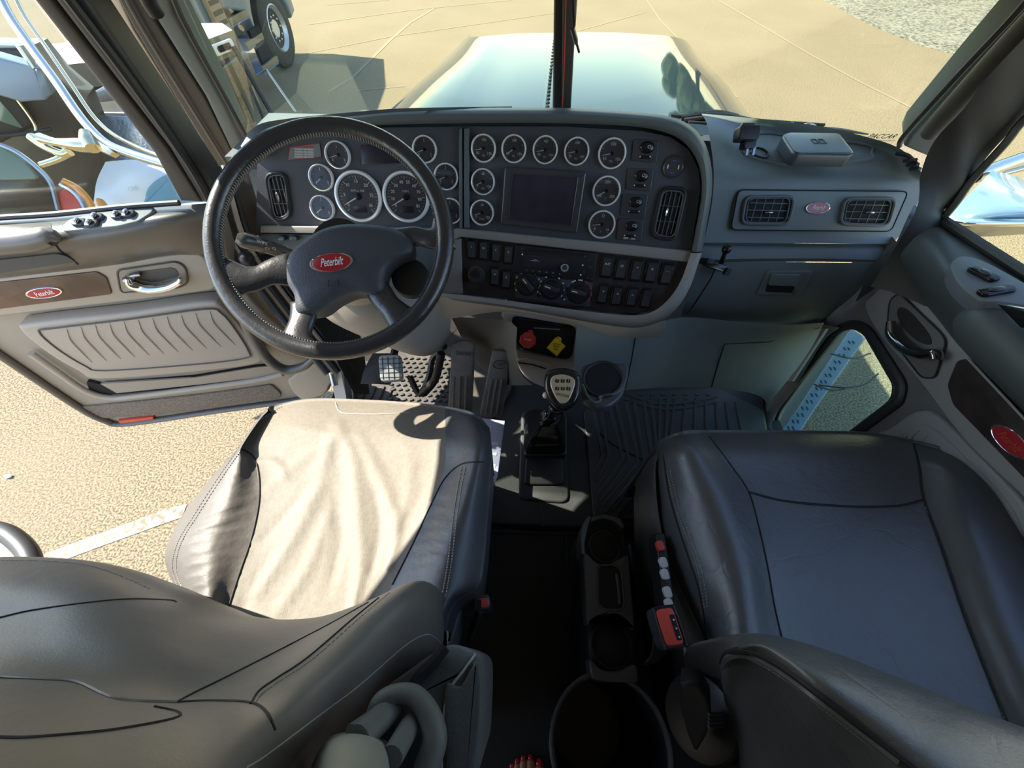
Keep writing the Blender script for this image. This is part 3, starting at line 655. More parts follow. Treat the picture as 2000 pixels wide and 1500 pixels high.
obj('turn_lamp', MB().plate(wp2.pts(smo([(186, 388), (194, 388), (204, 400), (202, 406), (190, 402)]), .12), wp2.n, .04, .01), M['amber'], wt)
text('marking', 'CSC', wp2.P(260, 369, .075), wp2.u, wp2.v, 9*wp2.scale(260, 369), M['grey'], wt, off=.004)
# checkered metal plate
cp = Plane(D(240, 260, 3.1), (.3, -.7, .6))
o = obj('diamond_plate', MB().plate(cp.pts([(122, 230), (128, 224), (260, 226), (300, 240), (330, 330), (152, 302)]), cp.n, .04, .008), mat('aluminium_sheet', (.42, .44, .44), .35, .7, bump=[('noise', 20, .5, .02)], noise=(6, .3)))
tag(o, 'grey aluminium sheet lying behind the chrome mirror loop', 'metal sheet')
# own mirror loop
ml = thing('mirror_bracket', 'large chrome mirror loop and its arm outside the driver door glass', 'mirror bracket', D(250, 300, 1.3))
dd = 1.25
obj('loop_tube', MB().tube([D(x, y, dd) for x, y in [(-20, -60), (12, 20), (60, 92), (110, 160), (160, 232), (205, 278), (255, 300), (312, 318), (360, 330)]], .013, 14, 5), M['steel'], ml)
obj('loop_tube', MB().tube([D(x, y, dd+.03) for x, y in [(10, -60), (42, 20), (90, 92), (140, 165), (185, 230), (230, 268), (300, 300), (360, 318)]], .006, 10, 5), M['brass'], ml)
obj('arm', MB().tube([D(x, y, dd) for x, y in [(80, 270), (110, 278), (150, 283), (178, 284)]], [.016, .012, .02, .02], 14, 5), M['brass'], ml)
obj('arm', MB().tube([D(x, y, dd+.02) for x, y in [(62, 268), (85, 285), (120, 300), (135, 296)]], [.014, .012, .012, .014], 12, 5), M['brass'], ml)
obj('arm', MB().tube([D(x, y, dd+.04) for x, y in [(80, 322), (110, 312), (140, 298)]], .009, 10, 4), M['brass'], ml)
obj('clamp', MB().tube([D(x, y, dd-.01) for x, y in [(168, 258), (172, 272), (182, 290)]], [.016, .022, .02], 14, 4), M['brass'], ml)
obj('clamp', MB().plate([D(x, y, dd-.01) for x, y in [(184, 260), (222, 296), (214, 302), (186, 290)]], -FWD, .02, .004), M['brass'], ml)
# =================================================================== DASHBOARD
dash = thing('dashboard', 'dark grey truck dashboard with chrome-ringed gauges, switches, vents and glove box', 'dashboard', (.05, 1.0, 0))
# driver + centre pod body
facepts = rnd([(500, 452), (505, 300), (530, 262), (700, 250), (895, 247), (1100, 247), (1262, 256)], 10)
fc = [(500, 452), (503, 300), (530, 263), (700, 250), (905, 247)]
obj('instrument_panel', MB().plate(PD.pts(fc+[(905, 462)], 0), PD.n, .03), M['face'], dash)
cpan = [(905, 247), (1100, 247), (1255, 256), (1310, 268), (1345, 292), (1364, 330), (1368, 370), (1348, 500), (905, 462)]
obj('instrument_panel', MB().plate(PC.pts(cpan, 0), PC.n, .03), M['face'], dash)
sp_ = [(896, 458), (1345, 505), (1338, 545), (1318, 585), (1285, 606), (1245, 612), (1180, 610), (1060, 592), (898, 574)]
swp = obj('switch_panel', MB().plate(PC.pts(sp_, 0), PC.n, .03), M['brown'], dash)
# hood of the pod : swept rim from left corner over the top and down the right side
outer = [(484, 300), (492, 272), (512, 250), (560, 236), (640, 226), (770, 212), (950, 210), (1110, 211), (1240, 219), (1310, 228), (1352, 248), (1378, 282), (1390, 330), (1390, 380), (1380, 440), (1372, 492)]
mid = [(492, 302), (502, 280), (524, 260), (570, 246), (650, 236), (775, 224), (950, 222), (1108, 223), (1232, 230), (1298, 240), (1340, 258), (1366, 290), (1378, 332), (1379, 380), (1370, 438), (1360, 492)]
inner = [(502, 306), (512, 288), (534, 268), (580, 257), (660, 249), (778, 243), (950, 240), (1106, 241), (1225, 246), (1286, 255), (1328, 272), (1354, 300), (1368, 336), (1370, 380), (1361, 436), (1350, 492)]
def PX(x, y, o): return (PC if x > 905 else PD).P(x, y, o)
rows = []
bk = [PX(x, y, .0)+Vector((0, .10, -.10)) for x, y in outer]
rows.append(bk); rows.append([PX(x, y, .0) for x, y in outer])
rows.append([PX(x*.5+a*.5, y*.5+b*.5, .028) for (x, y), (a, b) in zip(outer, mid)])
rows.append([PX(x, y, .036) for x, y in mid])
rows.append([PX(x*.5+a*.5, y*.5+b*.5, .034) for (x, y), (a, b) in zip(mid, inner)])
rows.append([PX(x, y, .026) for x, y in inner]); rows.append([PX(x, y, -.002) for x, y in inner])
rows = [crspline(r, 4) for r in rows]
obj('pod_hood', MB().loft(rows), M['dashrim'], dash, sharp=60)
# pod back body so it has depth from other sides
obj('pod_body', MB().plate([PX(x, y, -.03) for x, y in [(500, 440), (500, 285), (560, 245), (770, 222), (1110, 222), (1310, 240), (1370, 300), (1375, 400), (1350, 500), (1320, 590), (1240, 620), (900, 575)]], PC.n, .12, .02), M['dashrim'], dash)
# left corner of the hood : lit dash top by the pillar
obj('dash_top', MB().loft(netgrid([[Z(x, y, z) for x, y, z in r] for r in ([(470, 285, .88), (500, 246, .90), (560, 232, .91), (700, 218, .91), (800, 211, .91), (1000, 208, .90)], [(480, 300, .88), (512, 256, .895), (570, 240, .90), (700, 226, .905), (800, 218, .905), (1000, 214, .895)])], 3, 4)), M['dashrim'], dash)
# divider strips between driver and centre panel
for x0, x1 in ((896, 902), (906, 915)):
    obj('divider_strip', MB().plate(PC.pts([(x0, 250), (x1, 250), (x1+1, 446), (x0, 446)], .012), PC.n, .015, .003), M['dashrim'], dash)
# grey trim strips
obj('trim_strip', MB().plate(PC.pts([(890, 446), (1350, 490), (1356, 498), (1348, 512), (1338, 512), (900, 463), (886, 470), (880, 500), (868, 560), (856, 560), (866, 500), (876, 455)], .012), PC.n, .02, .004), M['trim'], dash)
obj('trim_strip', MB().plate(PD.pts([(508, 441), (870, 446), (872, 459), (508, 455)], .012), PD.n, .02, .004), M['trim'], dash)
obj('lower_panel', MB().plate(PD.pts([(508, 456), (905, 462), (900, 575), (850, 560), (700, 520), (560, 500), (512, 470)], -.004), PD.n, .03, .004), M['dashrim'], dash)
obj('side_panel', MB().plate(PC.pts([(868, 470), (900, 466), (903, 574), (852, 574), (846, 560)], .008), PC.n, .03, .004), M['trim'], dash)
for x in (548, 572): obj('toggle', MB().box(PD.P(x, 466, .012), PD.u, PD.v, PD.n, .022, .012, .012, .003), M['switch'], dash)
# silver lower rim curving round the switch panel
ro = [(850, 582), (900, 590), (1000, 604), (1100, 621), (1180, 634), (1245, 640), (1290, 628), (1325, 598), (1348, 560), (1362, 520), (1371, 494)]
ri = [(855, 572), (900, 576), (1000, 588), (1100, 602), (1180, 612), (1242, 616), (1278, 607), (1308, 582), (1330, 548), (1342, 516), (1350, 494)]
R1 = crspline([PC.P(x, y, -.02) for x, y in ro], 4); R2 = crspline([PC.P(x, y, .018) for x, y in ro], 4)
R3 = crspline([PC.P(x*.6+a*.4, y*.6+b*.4, .028) for (x, y), (a, b) in zip(ro, ri)], 4); R4 = crspline([PC.P(x, y, .022) for x, y in ri], 4); R5 = crspline([PC.P(x, y, -.002) for x, y in ri], 4)
obj('lower_rim', MB().loft([R1, R2, R3, R4, R5]), M['silver'], dash, sharp=60)

# ---- gauges
def gauge(pl_, x, y, rpx, big=False, ang=205, marks=('0', '1', '2'), sub=None, nm='gauge'):
    s = pl_.scale(x, y); r = rpx*s; o = pl_.P(x, y, .001)
    g_ = obj(nm, MB().lathe(o, pl_.n, [(r*.86, .0), (r*.86, .003)], 36), M['dial'], dash)
    obj('bezel', MB().lathe(o, pl_.n, [(r, .0), (r, .006), (r*.97, .010), (r*.90, .0105), (r*.86, .007), (r*.855, .002), (r*.84, .002)], 40), M['bezel'], g_)
    u, v, n = pl_.u, pl_.v, pl_.n
    mb = MB(); K = 31 if big else 17
    for k in range(K):
        a = math.radians(225-270*k/(K-1)); d = u*math.cos(a)+v*math.sin(a); t = u*-math.sin(a)+v*math.cos(a)
        L_ = .13 if k % (5 if big else 4) == 0 else .07
        mb.box(o+d*r*(.80-L_/2)+n*.0036, d, t, n, r*L_, r*(.022 if L_ > .1 else .012), .0006)
    obj('tick_marks', mb, M['grey'], g_)
    m = len(marks)
    for k, s_ in enumerate(marks):
        a = math.radians(215-250*k/(m-1)); d = u*math.cos(a)+v*math.sin(a)
        text('numeral', s_, o+d*r*.58+n*.0034, u, v, r*(.17 if big else .26), M['white'], g_)
    if sub: text('legend', sub, o+v*r*(.22 if big else -.5)+n*.0034, u, v, r*(.13 if big else .2), M['grey'], g_)
    a = math.radians(ang); d = u*math.cos(a)+v*math.sin(a); t = u*-math.sin(a)+v*math.cos(a)
    nd = MB().plate([o+d*r*-.1+t*r*.035+n*.006, o+d*r*-.1-t*r*.035+n*.006, o+d*r*.70-t*r*.012+n*.006, o+d*r*.70+t*r*.012+n*.006], n, .0015)
    obj('needle', nd, M['needle'], g_)
    obj('needle_hub', MB().lathe(o, n, [(r*.13, .002), (r*.12, .0075), (.0001, .008)], 18), M['bright'], g_)
    if big:
        obj('odometer', MB().box(o-v*r*.48+n*.0045, u, v, n, r*.56, r*.26, .002, .001), M['screen'], g_)
    obj('lens', MB().lathe(o, n, [(r*.87, .0085), (.0001, .0088)], 24), M['lens'], g_)
    return g_
for x, y in ((945, 290), (1004, 291), (1065, 293), (1126, 296), (1195, 300)): gauge(PC, x, y, 24.5 if x < 1190 else 27, ang=192 if x != 1004 else 215, marks=('50', '100', '150'), sub='PSI')
gauge(PC, 944, 355, 23.5, ang=205, marks=('0', '60', '120'), sub='AIR')
gauge(PC, 942, 415, 23.5, ang=200, marks=('0', '60', '120'), sub='FUEL')
gauge(PC, 1184, 373, 27, ang=210, marks=('100', '200', '300'), sub='F')
gauge(PC, 1175, 438, 26, ang=188, marks=('8', '12', '16'), sub='V')
gauge(PD, 661, 303, 24.5, ang=195); gauge(PD, 629, 347, 24, ang=220); gauge(PD, 631, 406, 23.5, ang=215)
gauge(PD, 701, 384, 46, True, 207, ('0', '5', '10', '15', '20', '25', '30'), 'RPM x 100', 'tachometer')
gauge(PD, 794, 385, 46, True, 208, ('0', '10', '20', '30', '40', '50', '60', '70', '80', '85'), 'MPH', 'speedometer')
gauge(PD, 830, 292, 24, ang=200); gauge(PD, 872, 345, 24, ang=200); gauge(PD, 880, 412, 24, ang=200)
# display of the driver panel and warning label
obj('driver_display', MB().plate(PD.pts([(704, 283), (782, 279), (786, 318), (706, 322)], .004), PD.n, .004, .002), M['screen'], dash)
lb = obj('warning_label', MB().plate(PD.pts([(566, 288), (624, 280), (628, 306), (562, 312)], .0015), PD.n, .0015), M['dash'], dash)
for k in range(5):
    text('label_text', 'WARNING PARK BRAKE', PD.P(594, 287+5*k, .002), PD.u, PD.v, .0055, M['white'] if k else M['redp'], lb, sx=.8)
obj('label_border', MB().tube(PD.pts([(566, 288), (624, 280), (628, 306), (562, 312)], .002), .0007, 6, closed=True), M['redp'], lb)
# nav screen
sb = obj('screen_bezel', MB().plate(PC.pts(rnd([(985, 326), (1146, 336), (1128, 456), (977, 438)], 4), .014), PC.n, .016, .005), M['switch'], dash)
obj('screen', MB().plate(PC.pts([(1001, 339), (1129, 346), (1116, 441), (994, 429)], .0150), PC.n, .002), M['screen'], sb)
e = [(1001, 339), (1129, 346), (1116, 441), (994, 429)]
obj('screen_frame', MB().tube(PC.pts(e, .0155), .0022, 6, closed=True), M['switch'], sb)
# ---- vents
def vent(pl_, out, ndir, tab, name='air_vent', n_sl=4, cross=2, vert=True):
    ctr = (sum(p[0] for p in out)/len(out), sum(p[1] for p in out)/len(out))
    P = pl_.pts(out, .002); vv = obj(name, MB().plate(P, pl_.n, .006, .001), M['hole'], dash)
    obj('vent_frame', MB().tube(pl_.pts(out, .006), .0040, 8, closed=True), M['black'] if pl_ is not PR else M['dashrim'], vv)
    inn = [(ctr[0]+(x-ctr[0])*.86, ctr[1]+(y-ctr[1])*.90) for x, y in out]
    obj('vent_frame', MB().tube(pl_.pts(inn, .007), .0018, 6, closed=True), M['adj'] if pl_ is PC else M['dashrim'], vv)
    xs = [p[0] for p in inn]; ys = [p[1] for p in inn]
    q = [pl_.P(x, y, .005) for x, y in inn]; c = sum(q, Vector())/len(q)
    A, B = (pl_.v, pl_.u) if vert else (pl_.u, pl_.v)
    ea = max(abs((p-c).dot(A)) for p in q); eb = max(abs((p-c).dot(B)) for p in q)
    sk = ndir
    A2 = (A+B*sk).normalized()
    for k in range(n_sl):
        f = (k+.5)/n_sl*2-1; L_ = ea*(1-.18*abs(f)**3)
        o = c+B*eb*f*.86
        obj('louver', MB().box(o, A2, B, pl_.n, L_*1.9, .0022, .006, .0006), M['adj'] if pl_ is PC else M['dashrim'], vv)
    for k in range(cross):
        f = (k+1)/(cross+1)*2-1
        obj('louver', MB().box(c+A2*ea*f-pl_.n*.002, B, A2, pl_.n, eb*1.8, .0018, .005), M['adj'] if pl_ is PC else M['dashrim'], vv)
    obj('vent_tab', MB().ball(pl_.P(*tab, .009), .004 if vert else .011, .006, .012 if vert else .004, (pl_.u, pl_.n, pl_.v), 12), M['chrome'] if pl_ is PC else M['steel'], vv)
    return vv
vent(PD, rnd([(518, 340), (556, 336), (568, 425), (536, 432)], 16), 0.0, (543, 385), n_sl=4)
vent(PC, rnd([(1294, 366), (1342, 370), (1318, 470), (1272, 462)], 16), 0.0, (1302, 415), n_sl=4)
# ---- round control and four large rocker switches
rc_ = obj('mirror_control', MB().lathe(PC.P(1315, 326, 0), PC.n, [(.024, 0), (.024, .004), (.021, .006), (.019, .004), (.0001, .0045)], 30), M['switch'], dash)
for a, m_ in ((90, 'blue'), (270, 'blue'), (0, 'white'), (180, 'white')):
    d = PC.u*cs(a)+PC.v*sn(a); t = PC.u*-sn(a)+PC.v*cs(a)
    obj('control_mark', MB().box(PC.P(1315, 326, .0052)+d*.012, t, d, PC.n, .008, .0022, .001), M[m_], rc_)
def rocker(pl_, x, y, wpx, hpx, lit=None, big=False, slant=0):
    s = pl_.scale(x, y); u = pl_.u; v = (pl_.v+pl_.u*slant).normalized()
    w_, h_ = wpx*s, hpx*s
    fr_ = obj('rocker_switch', MB().box(pl_.P(x, y, .004), u, v, pl_.n, w_, h_, .004, .0022), M['bright'], dash)
    o = pl_.P(x, y, .004)
    # rocker: a wedge whose upper half stands proud
    a, b = w_*.36, h_*.40
    q = [[o+u*sx*a+v*b+pl_.n*.003 for sx in (-1, 1)], [o+u*sx*a+v*b*.9+pl_.n*.0075 for sx in (-1, 1)], [o+u*sx*a+pl_.n*.0035 for sx in (-1, 1)], [o+u*sx*a-v*b*.9+pl_.n*.0055 for sx in (-1, 1)], [o+u*sx*a-v*b for sx in (-1, 1)]]
    rows = [[r[0]-pl_.n*.008, r[0], r[1], r[1]-pl_.n*.008] for r in q]
    obj('rocker', MB().loft(rows, caps=False), M['switch'], fr_)
    if lit:
        text('switch_symbol', lit, o+v*b*.35+pl_.n*.0062, u, (v+pl_.n*.5).normalized(), w_*.34, M['white'], fr_)
    return fr_
for x, y in ((1262, 292), (1251, 348), (1240, 399), (1232, 446)):
    s = PC.scale(x, y); u, v, n = PC.u, PC.v, PC.n
    sw_ = obj('rocker_switch', MB().plate(PC.pts(rnd([(x-24, y-20), (x+26, y-18), (x+20, y+26), (x-28, y+22)], 4), .004), n, .004, .0015), M['switch'], dash)
    obj('rocker', MB().ball(PC.P(x+2, y-4, .004), .0165, .006, .0125, (u, n, v), 16), M['bright'], sw_)
    obj('indicator', MB().box(PC.P(x-2, y+15, .0055), u, v, n, .026, .007, .002, .001), M['bright'], sw_)
    for k in (-10, 10): obj('indicator_lamp', MB().ball(PC.P(x-2+k, y+14, .006), .0016, seg=8), M['white'], sw_)
    text('switch_symbol', 'O', PC.P(x+6, y-5, .0105), u, v, .010, M['grey'], sw_)
text('placard', 'OFF - ON', PC.P(1229, 466, .006), PC.u, PC.v, .007, M['white'], dash)
# small rocker switches around the radio
for i, (x, y) in enumerate([(922, 487), (945, 489), (969, 493), (993, 497)]): rocker(PC, x, y, 19, 38, 'IOPS'[i], slant=.0)
for i, (x, y) in enumerate([(967, 540), (989, 546)]): rocker(PC, x, y, 19, 38, 'AE'[i])
for i, (x, y) in enumerate([(1185, 521), (1213, 525), (1243, 528), (1272, 531), (1302, 535)]): rocker(PC, x, y, 23, 44, ('AC', 'O', '+', 'K', '- -')[i])
for i, (x, y) in enumerate([(1177, 574), (1205, 578), (1234, 580), (1262, 583)]): rocker(PC, x, y, 21, 40, ('Y', 'A', 'n', None)[i])
# round push knob
kn = obj('light_knob', MB().lathe(PC.P(931, 536, 0), PC.n, [(.024, 0), (.024, .004), (.020, .006), (.0175, .006), (.0170, .020), (.0155, .023), (.0001, .0235)], 32), M['switch'], dash)
obj('knob_cap', MB().lathe(PC.P(930, 535, .023), PC.n, [(.011, 0), (.010, .004), (.0001, .0045)], 6), M['black'], kn)
# radio
rd = obj('radio', MB().plate(PC.pts(rnd([(1006, 478), (1168, 494), (1160, 549), (1000, 532)], 4), .008), PC.n, .012, .003), M['black'], dash)
obj('cassette_slot', MB().plate(PC.pts([(1032, 484), (1150, 496), (1149, 502), (1031, 491)], .0090), PC.n, .001), M['hole'], rd)
obj('radio_display', MB().plate(PC.pts([(1022, 496), (1108, 505), (1105, 530), (1020, 521)], .0092), PC.n, .001, .0005), M['screen'], rd)
text('radio_mark', '--<>--', PC.P(1045, 509, .0105), PC.u, PC.v, .010, M['white'], rd)
obj('radio_knob', MB().lathe(PC.P(1103, 523, .008), PC.n, [(.0125, 0), (.0120, .007), (.010, .009), (.0001, .0095)], 26), M['switch'], rd)
obj('knob_ring', MB().tube([PC.P(1103, 523, .0175)+PC.u*.0085*cs(a)+PC.v*.0085*sn(a) for a in range(0, 360, 20)], .0011, 6, closed=True), M['grey'], rd)
for i in range(6): obj('radio_button', MB().box(PC.P(1028+13*i, 528+1.4*i, .0105), PC.u, PC.v, PC.n, .010, .0035, .003, .0006), M['switch'], rd)
for i in range(6): text('button_print', str(i+1), PC.P(1028+13*i, 527.5+1.4*i, .011), PC.u, PC.v, .0045, M['white'], rd)
for x, y in ((1020, 485), (1020, 492), (1138, 518), (1152, 508), (1152, 522), (1140, 532), (1143, 501), (1155, 545), (1148, 543)):
    obj('radio_button', MB().box(PC.P(x, y, .0105), PC.u, PC.v, PC.n, .007, .005, .003, .0006), M['switch'], rd)
for x, y in ((1020, 497), (1138, 518), (1134, 537)): obj('indicator_lamp', MB().ball(PC.P(x, y, .011), .0022, seg=8), M['white'], rd)
# climate control
cc = obj('climate_panel', MB().plate(PC.pts(rnd([(1005, 535), (1158, 552), (1152, 600), (1006, 582)], 4), .003), PC.n, .006, .002), M['face'], dash)
for i, (x, y, an) in enumerate(((1030, 556, -45), (1077, 564, -15), (1130, 572, -10))):
    r = 22*PC.scale(x, y)
    k_ = obj('climate_knob', MB().lathe(PC.P(x, y, .003), PC.n, [(r, 0), (r*.98, .004), (r*.8, .005), (r*.74, .012), (r*.68, .014), (.0001, .0145)], 34), M['black'], dash)
    d = PC.u*cs(an)+PC.v*sn(an); t = PC.u*-sn(an)+PC.v*cs(an)
    obj('knob_grip', MB().box(PC.P(x, y, .022), d, t, PC.n, r*1.5, r*.42, .009, .003), M['switch'], k_)
    obj('knob_pointer', MB().box(PC.P(x, y, .0228)-d*r*.35, d, t, PC.n, r*.5, r*.08, .001), M['white'], k_)
    for q in range(9):
        a = math.radians(210-240*q/8); dd_ = PC.u*math.cos(a)+PC.v*math.sin(a)
        m_ = 'white' if i < 2 else ('blue' if q < 3 else 'redp' if q > 4 else 'white')
        tt = PC.u*-math.sin(a)+PC.v*math.cos(a)
        obj('scale_mark', MB().box(PC.P(x, y, .0038)+dd_*r*1.12, tt, dd_, PC.n, r*(.16 if i < 2 else .38), r*.10, .0006), M[m_], k_)
for x, y in ((1052, 577), (1102, 585)): obj('indicator_lamp', MB().box(PC.P(x, y, .005), (PC.u+PC.v).normalized(), (PC.v-PC.u).normalized(), PC.n, .009, .009, .003, .001), M['bright'], cc)
obj('indicator_lamp', MB().ball(PC.P(1102, 585, .006), .0028, seg=8), M['white'], cc)

# ---- passenger side of the dash
tr = [[(1370, 222, .84), (1440, 228, .835), (1520, 236, .835), (1600, 246, .83), (1680, 264, .83), (1745, 284, .83), (1790, 312, .83)],
      [(1380, 240, .84), (1440, 250, .82), (1520, 262, .81), (1600, 272, .81), (1680, 285, .81), (1750, 298, .815), (1796, 326, .815)],
      [(1386, 270, .83), (1440, 282, .81), (1520, 300, .80), (1600, 308, .80), (1680, 312, .80), (1752, 318, .80), (1800, 340, .80)],
      [(1392, 310, .80), (1445, 322, .785), (1520, 330, .783), (1600, 334, .782), (1680, 336, .782), (1752, 342, .782), (1806, 352, .78)]]
rows = [[Z(x, y, z) for x, y, z in r] for r in tr]
def rr(l, pl_, off=0.0): return [pl_.P(x, y, off) for x, y in l]
rows.append(rr([(1394, 352), (1450, 356), (1520, 358), (1600, 359), (1680, 360), (1752, 362), (1804, 364)], PR, .0))
rows.append(rr([(1390, 400), (1440, 405), (1520, 408), (1600, 410), (1680, 410), (1740, 410), (1786, 412)], PR, -.003))
rows.append(rr([(1380, 450), (1432, 456), (1520, 458), (1600, 458), (1680, 458), (1726, 460), (1756, 462)], PR, -.003))
rows.append(rr([(1374, 474), (1424, 474), (1520, 475), (1600, 475), (1670, 476), (1708, 476), (1736, 476)], PR, .0))
pt = obj('passenger_dash', MB().loft(netgrid(rows, 5, 6)), M['dash'], dash, sharp=0)
T_PT = bvh(pt)
# lower step (shelf) and glove box
st_ = [rr([(1374, 474), (1520, 475), (1660, 476), (1738, 476)], PR, .0), rr([(1376, 480), (1520, 481), (1655, 481), (1732, 481)], PR, -.012), rr([(1370, 490), (1500, 488), (1650, 488), (1728, 490)], PR, -.002), rr([(1366, 508), (1480, 505), (1600, 505), (1718, 508)], PR, .002), rr([(1366, 514), (1480, 511), (1600, 511), (1714, 513)], PR, -.012)]
obj('shelf_edge', MB().loft([crspline(r, 5) for r in st_]), M['dash'], dash, sharp=50)
gb = obj('glove_box_door', MB().loft(netgrid([rr([(1372, 514), (1420, 513), (1500, 512), (1600, 513), (1700, 514), (1712, 514)], PG, .0),
      rr([(1362, 535), (1414, 536), (1500, 536), (1600, 536), (1690, 536), (1700, 537)], PG, .004),
      rr([(1345, 575), (1400, 577), (1480, 578), (1580, 580), (1660, 576), (1672, 572)], PG, .006),
      rr([(1335, 600), (1385, 606), (1470, 608), (1560, 612), (1630, 602), (1645, 594)], PG, .002),
      rr([(1330, 616), (1375, 622), (1460, 625), (1540, 629), (1600, 626), (1618, 618)], PG, -.03),
      rr([(1330, 622), (1375, 628), (1460, 631), (1535, 634), (1590, 632), (1610, 626)], PG, -.10)], 5, 6)), M['dash'], dash, sharp=0)
T_GB = bvh(gb)
obj('panel_gap', MB().tube(hits(T_GB, [(1398, 520), (1388, 545), (1372, 570), (1355, 596), (1342, 612)], .001), .0016, 6, 4), M['hole'], dash)
gl_ = obj('glove_box_latch', MB().plate(PG.pts(rnd([(1500, 530), (1590, 530), (1565, 578), (1476, 576)], 5), .010), PG.n, .012, .002), M['dash'], dash)
obj('latch_recess', MB().plate(PG.pts(rnd([(1506, 536), (1560, 537), (1548, 572), (1494, 570)], 5), .0108), PG.n, .002), M['hole'], gl_)
obj('latch_paddle', MB().plate(PG.pts(rnd([(1506, 536), (1566, 537), (1558, 560), (1500, 558)], 5), .015), PG.n, .006, .002), M['dash'], gl_)
obj('latch_lock', MB().lathe(PG.P(1552, 569, .0105), PG.n, [(.0075, 0), (.0075, .003), (.0055, .004), (.0001, .004)], 20), M['adj'], gl_)
# vent panel frame groove and inset
vo = rnd([(1442, 371), (1774, 374), (1740, 452), (1427, 449)], 12)
obj('vent_panel', MB().plate([q for q in PR.pts(vo, .008)], PR.n, .012, .003), M['dash'], dash)
obj('panel_gap', MB().tube(PR.pts(vo, .006), .0018, 6, closed=True), M['hole'], dash)
PR2 = Plane(PR.p+PR.n*.007, PR.n)
_p = PR; 
def vent2(out, tab):
    global PR
    PR = PR2; v_ = vent(PR2, out, 0, tab, n_sl=3, cross=4, vert=False); PR = _p; return v_
vent2(rnd([(1456, 385), (1552, 384), (1540, 438), (1448, 437)], 15), (1502, 415))
vent2(rnd([(1650, 388), (1750, 388), (1735, 441), (1640, 438)], 15), (1700, 415))
def emblem(pl_, x, y, rx, ry, rot, parent, off=.002, tsz=None, th=.003, u=None, v=None):
    o = pl_.P(x, y, off); s = pl_.scale(x, y, off)
    U = (pl_.u*cs(rot)+pl_.v*sn(rot)) if u is None else u; V = pl_.n.cross(U)
    a, b = rx*s, ry*s
    ring = lambda k, h: [o+U*a*k*math.cos(t)+V*(b*(k if k < 1 else 1)*math.sin(t))+pl_.n*h for t in [2*math.pi*j/36 for j in range(36)]]
    e_ = obj('emblem', MB().loft([ring(1, -.001), ring(1, th), ring(.95, th+.0006), ring(.90, th)], True, True), M['chrome'], parent)
    obj('emblem_field', MB().loft([ring(.91, th), ring(.88, th+.0007)], True, True), M['red'], e_)
    text('emblem_script', 'Peterbilt', o+pl_.n*(th+.001), U, V, (tsz or ry*1.25)*s, M['white'], e_, off=.0006, shear=.45, sx=rx/ry*.24, bold=.006)
    return e_
emblem(PR2, 1596, 406, 23, 11, 0, dash, .002)
# small demist vent at the right end of the dash
T2 = T_PT
dm = obj('demist_vent', MB().tube(hits(T2, [(1752, 300), (1772, 303), (1790, 320), (1800, 338)], .002), .004, 8, 4), M['hole'], dash)
for k in range(5):
    q = hits(T2, [(1760+6*k, 306+8*k), (1788+4*k-3, 303+9*k)], .003)
    if len(q) == 2: obj('louver', MB().tube(q, .0038, 6), M['black'], dm)
# storage tray recess on top
tray = hits(T2, smo([(1450, 296), (1480, 262), (1560, 268), (1690, 282), (1702, 300), (1692, 312), (1560, 322), (1500, 316)], 5), .0015)
if len(tray) > 10: obj('tray_edge', MB().tube(tray, .003, 6, closed=True), M['dash'], dash)
# ---- lower dash: column surround, tan knee panel, centre pod, right dark panel
lk = netd([[(840, 560, .93), (880, 585, .93), (1000, 602, .92), (1100, 620, .91), (1180, 634, .90), (1245, 640, .89), (1300, 625, .88)],
           [(830, 590, .96), (880, 600, .95), (985, 606, .935), (1100, 625, .92), (1180, 650, .92), (1235, 655, .92), (1300, 640, .92)],
           [(815, 620, .99), (880, 622, .98), (985, 609, .96), (1100, 629, .95), (1180, 668, .97), (1230, 672, .98), (1290, 660, .99)]], 5, 5)
obj('knee_panel', MB().loft(lk), M['tan'], dash, sharp=0)
lk = netd([[(880, 618, 1.0), (940, 622, .99), (990, 626, .98), (1010, 640, .97)], [(892, 640, 1.06), (930, 650, 1.05), (980, 665, 1.02), (1008, 690, .99)], [(905, 668, 1.12), (930, 680, 1.1), (975, 700, 1.06), (1018, 730, 1.0)], [(915, 690, 1.16), (940, 720, 1.14), (985, 750, 1.08), (1040, 752, 1.0)]], 4, 4)
obj('tunnel_side', MB().loft(lk), M['pillarb'], dash, sharp=0)  # dark brown puts the shade behind the pedals into the colour
cpod = [(985, 607), (1130, 628), (1134, 660), (1128, 700), (1122, 742), (1135, 752), (1128, 772), (1085, 765), (1045, 752), (1022, 735), (1010, 712), (1000, 660)]
PV = Plane(PC.P(1060, 620, .0), (-.04, -cs(18), sn(18)))
cp_ = obj('centre_pod', MB().plate(PV.pts(smo(cpod, 3), .016), PV.n, .10, .012), M['podtan'], dash)
vo = rnd([(1001, 619), (1122, 639), (1114, 700), (1090, 697), (1014, 680)], 12)
vp = obj('valve_panel', MB().plate(PV.pts(vo, .018), PV.n, .003), M['black'], dash)
obj('valve_frame', MB().tube(PV.pts(vo, .019), .0042, 8, closed=True), M['bright'], vp)
obj('valve_frame', MB().tube(PV.pts(rnd([(996, 613), (1128, 635), (1119, 708), (1090, 703), (1008, 686)], 13), .018), .0034, 8, closed=True), M['silver'], vp)
text('valve_text', 'PUSH TO RELEASE PARKING BRAKE', PV.P(1068, 642, .019), PV.u, PV.v, .0048, M['white'], vp)
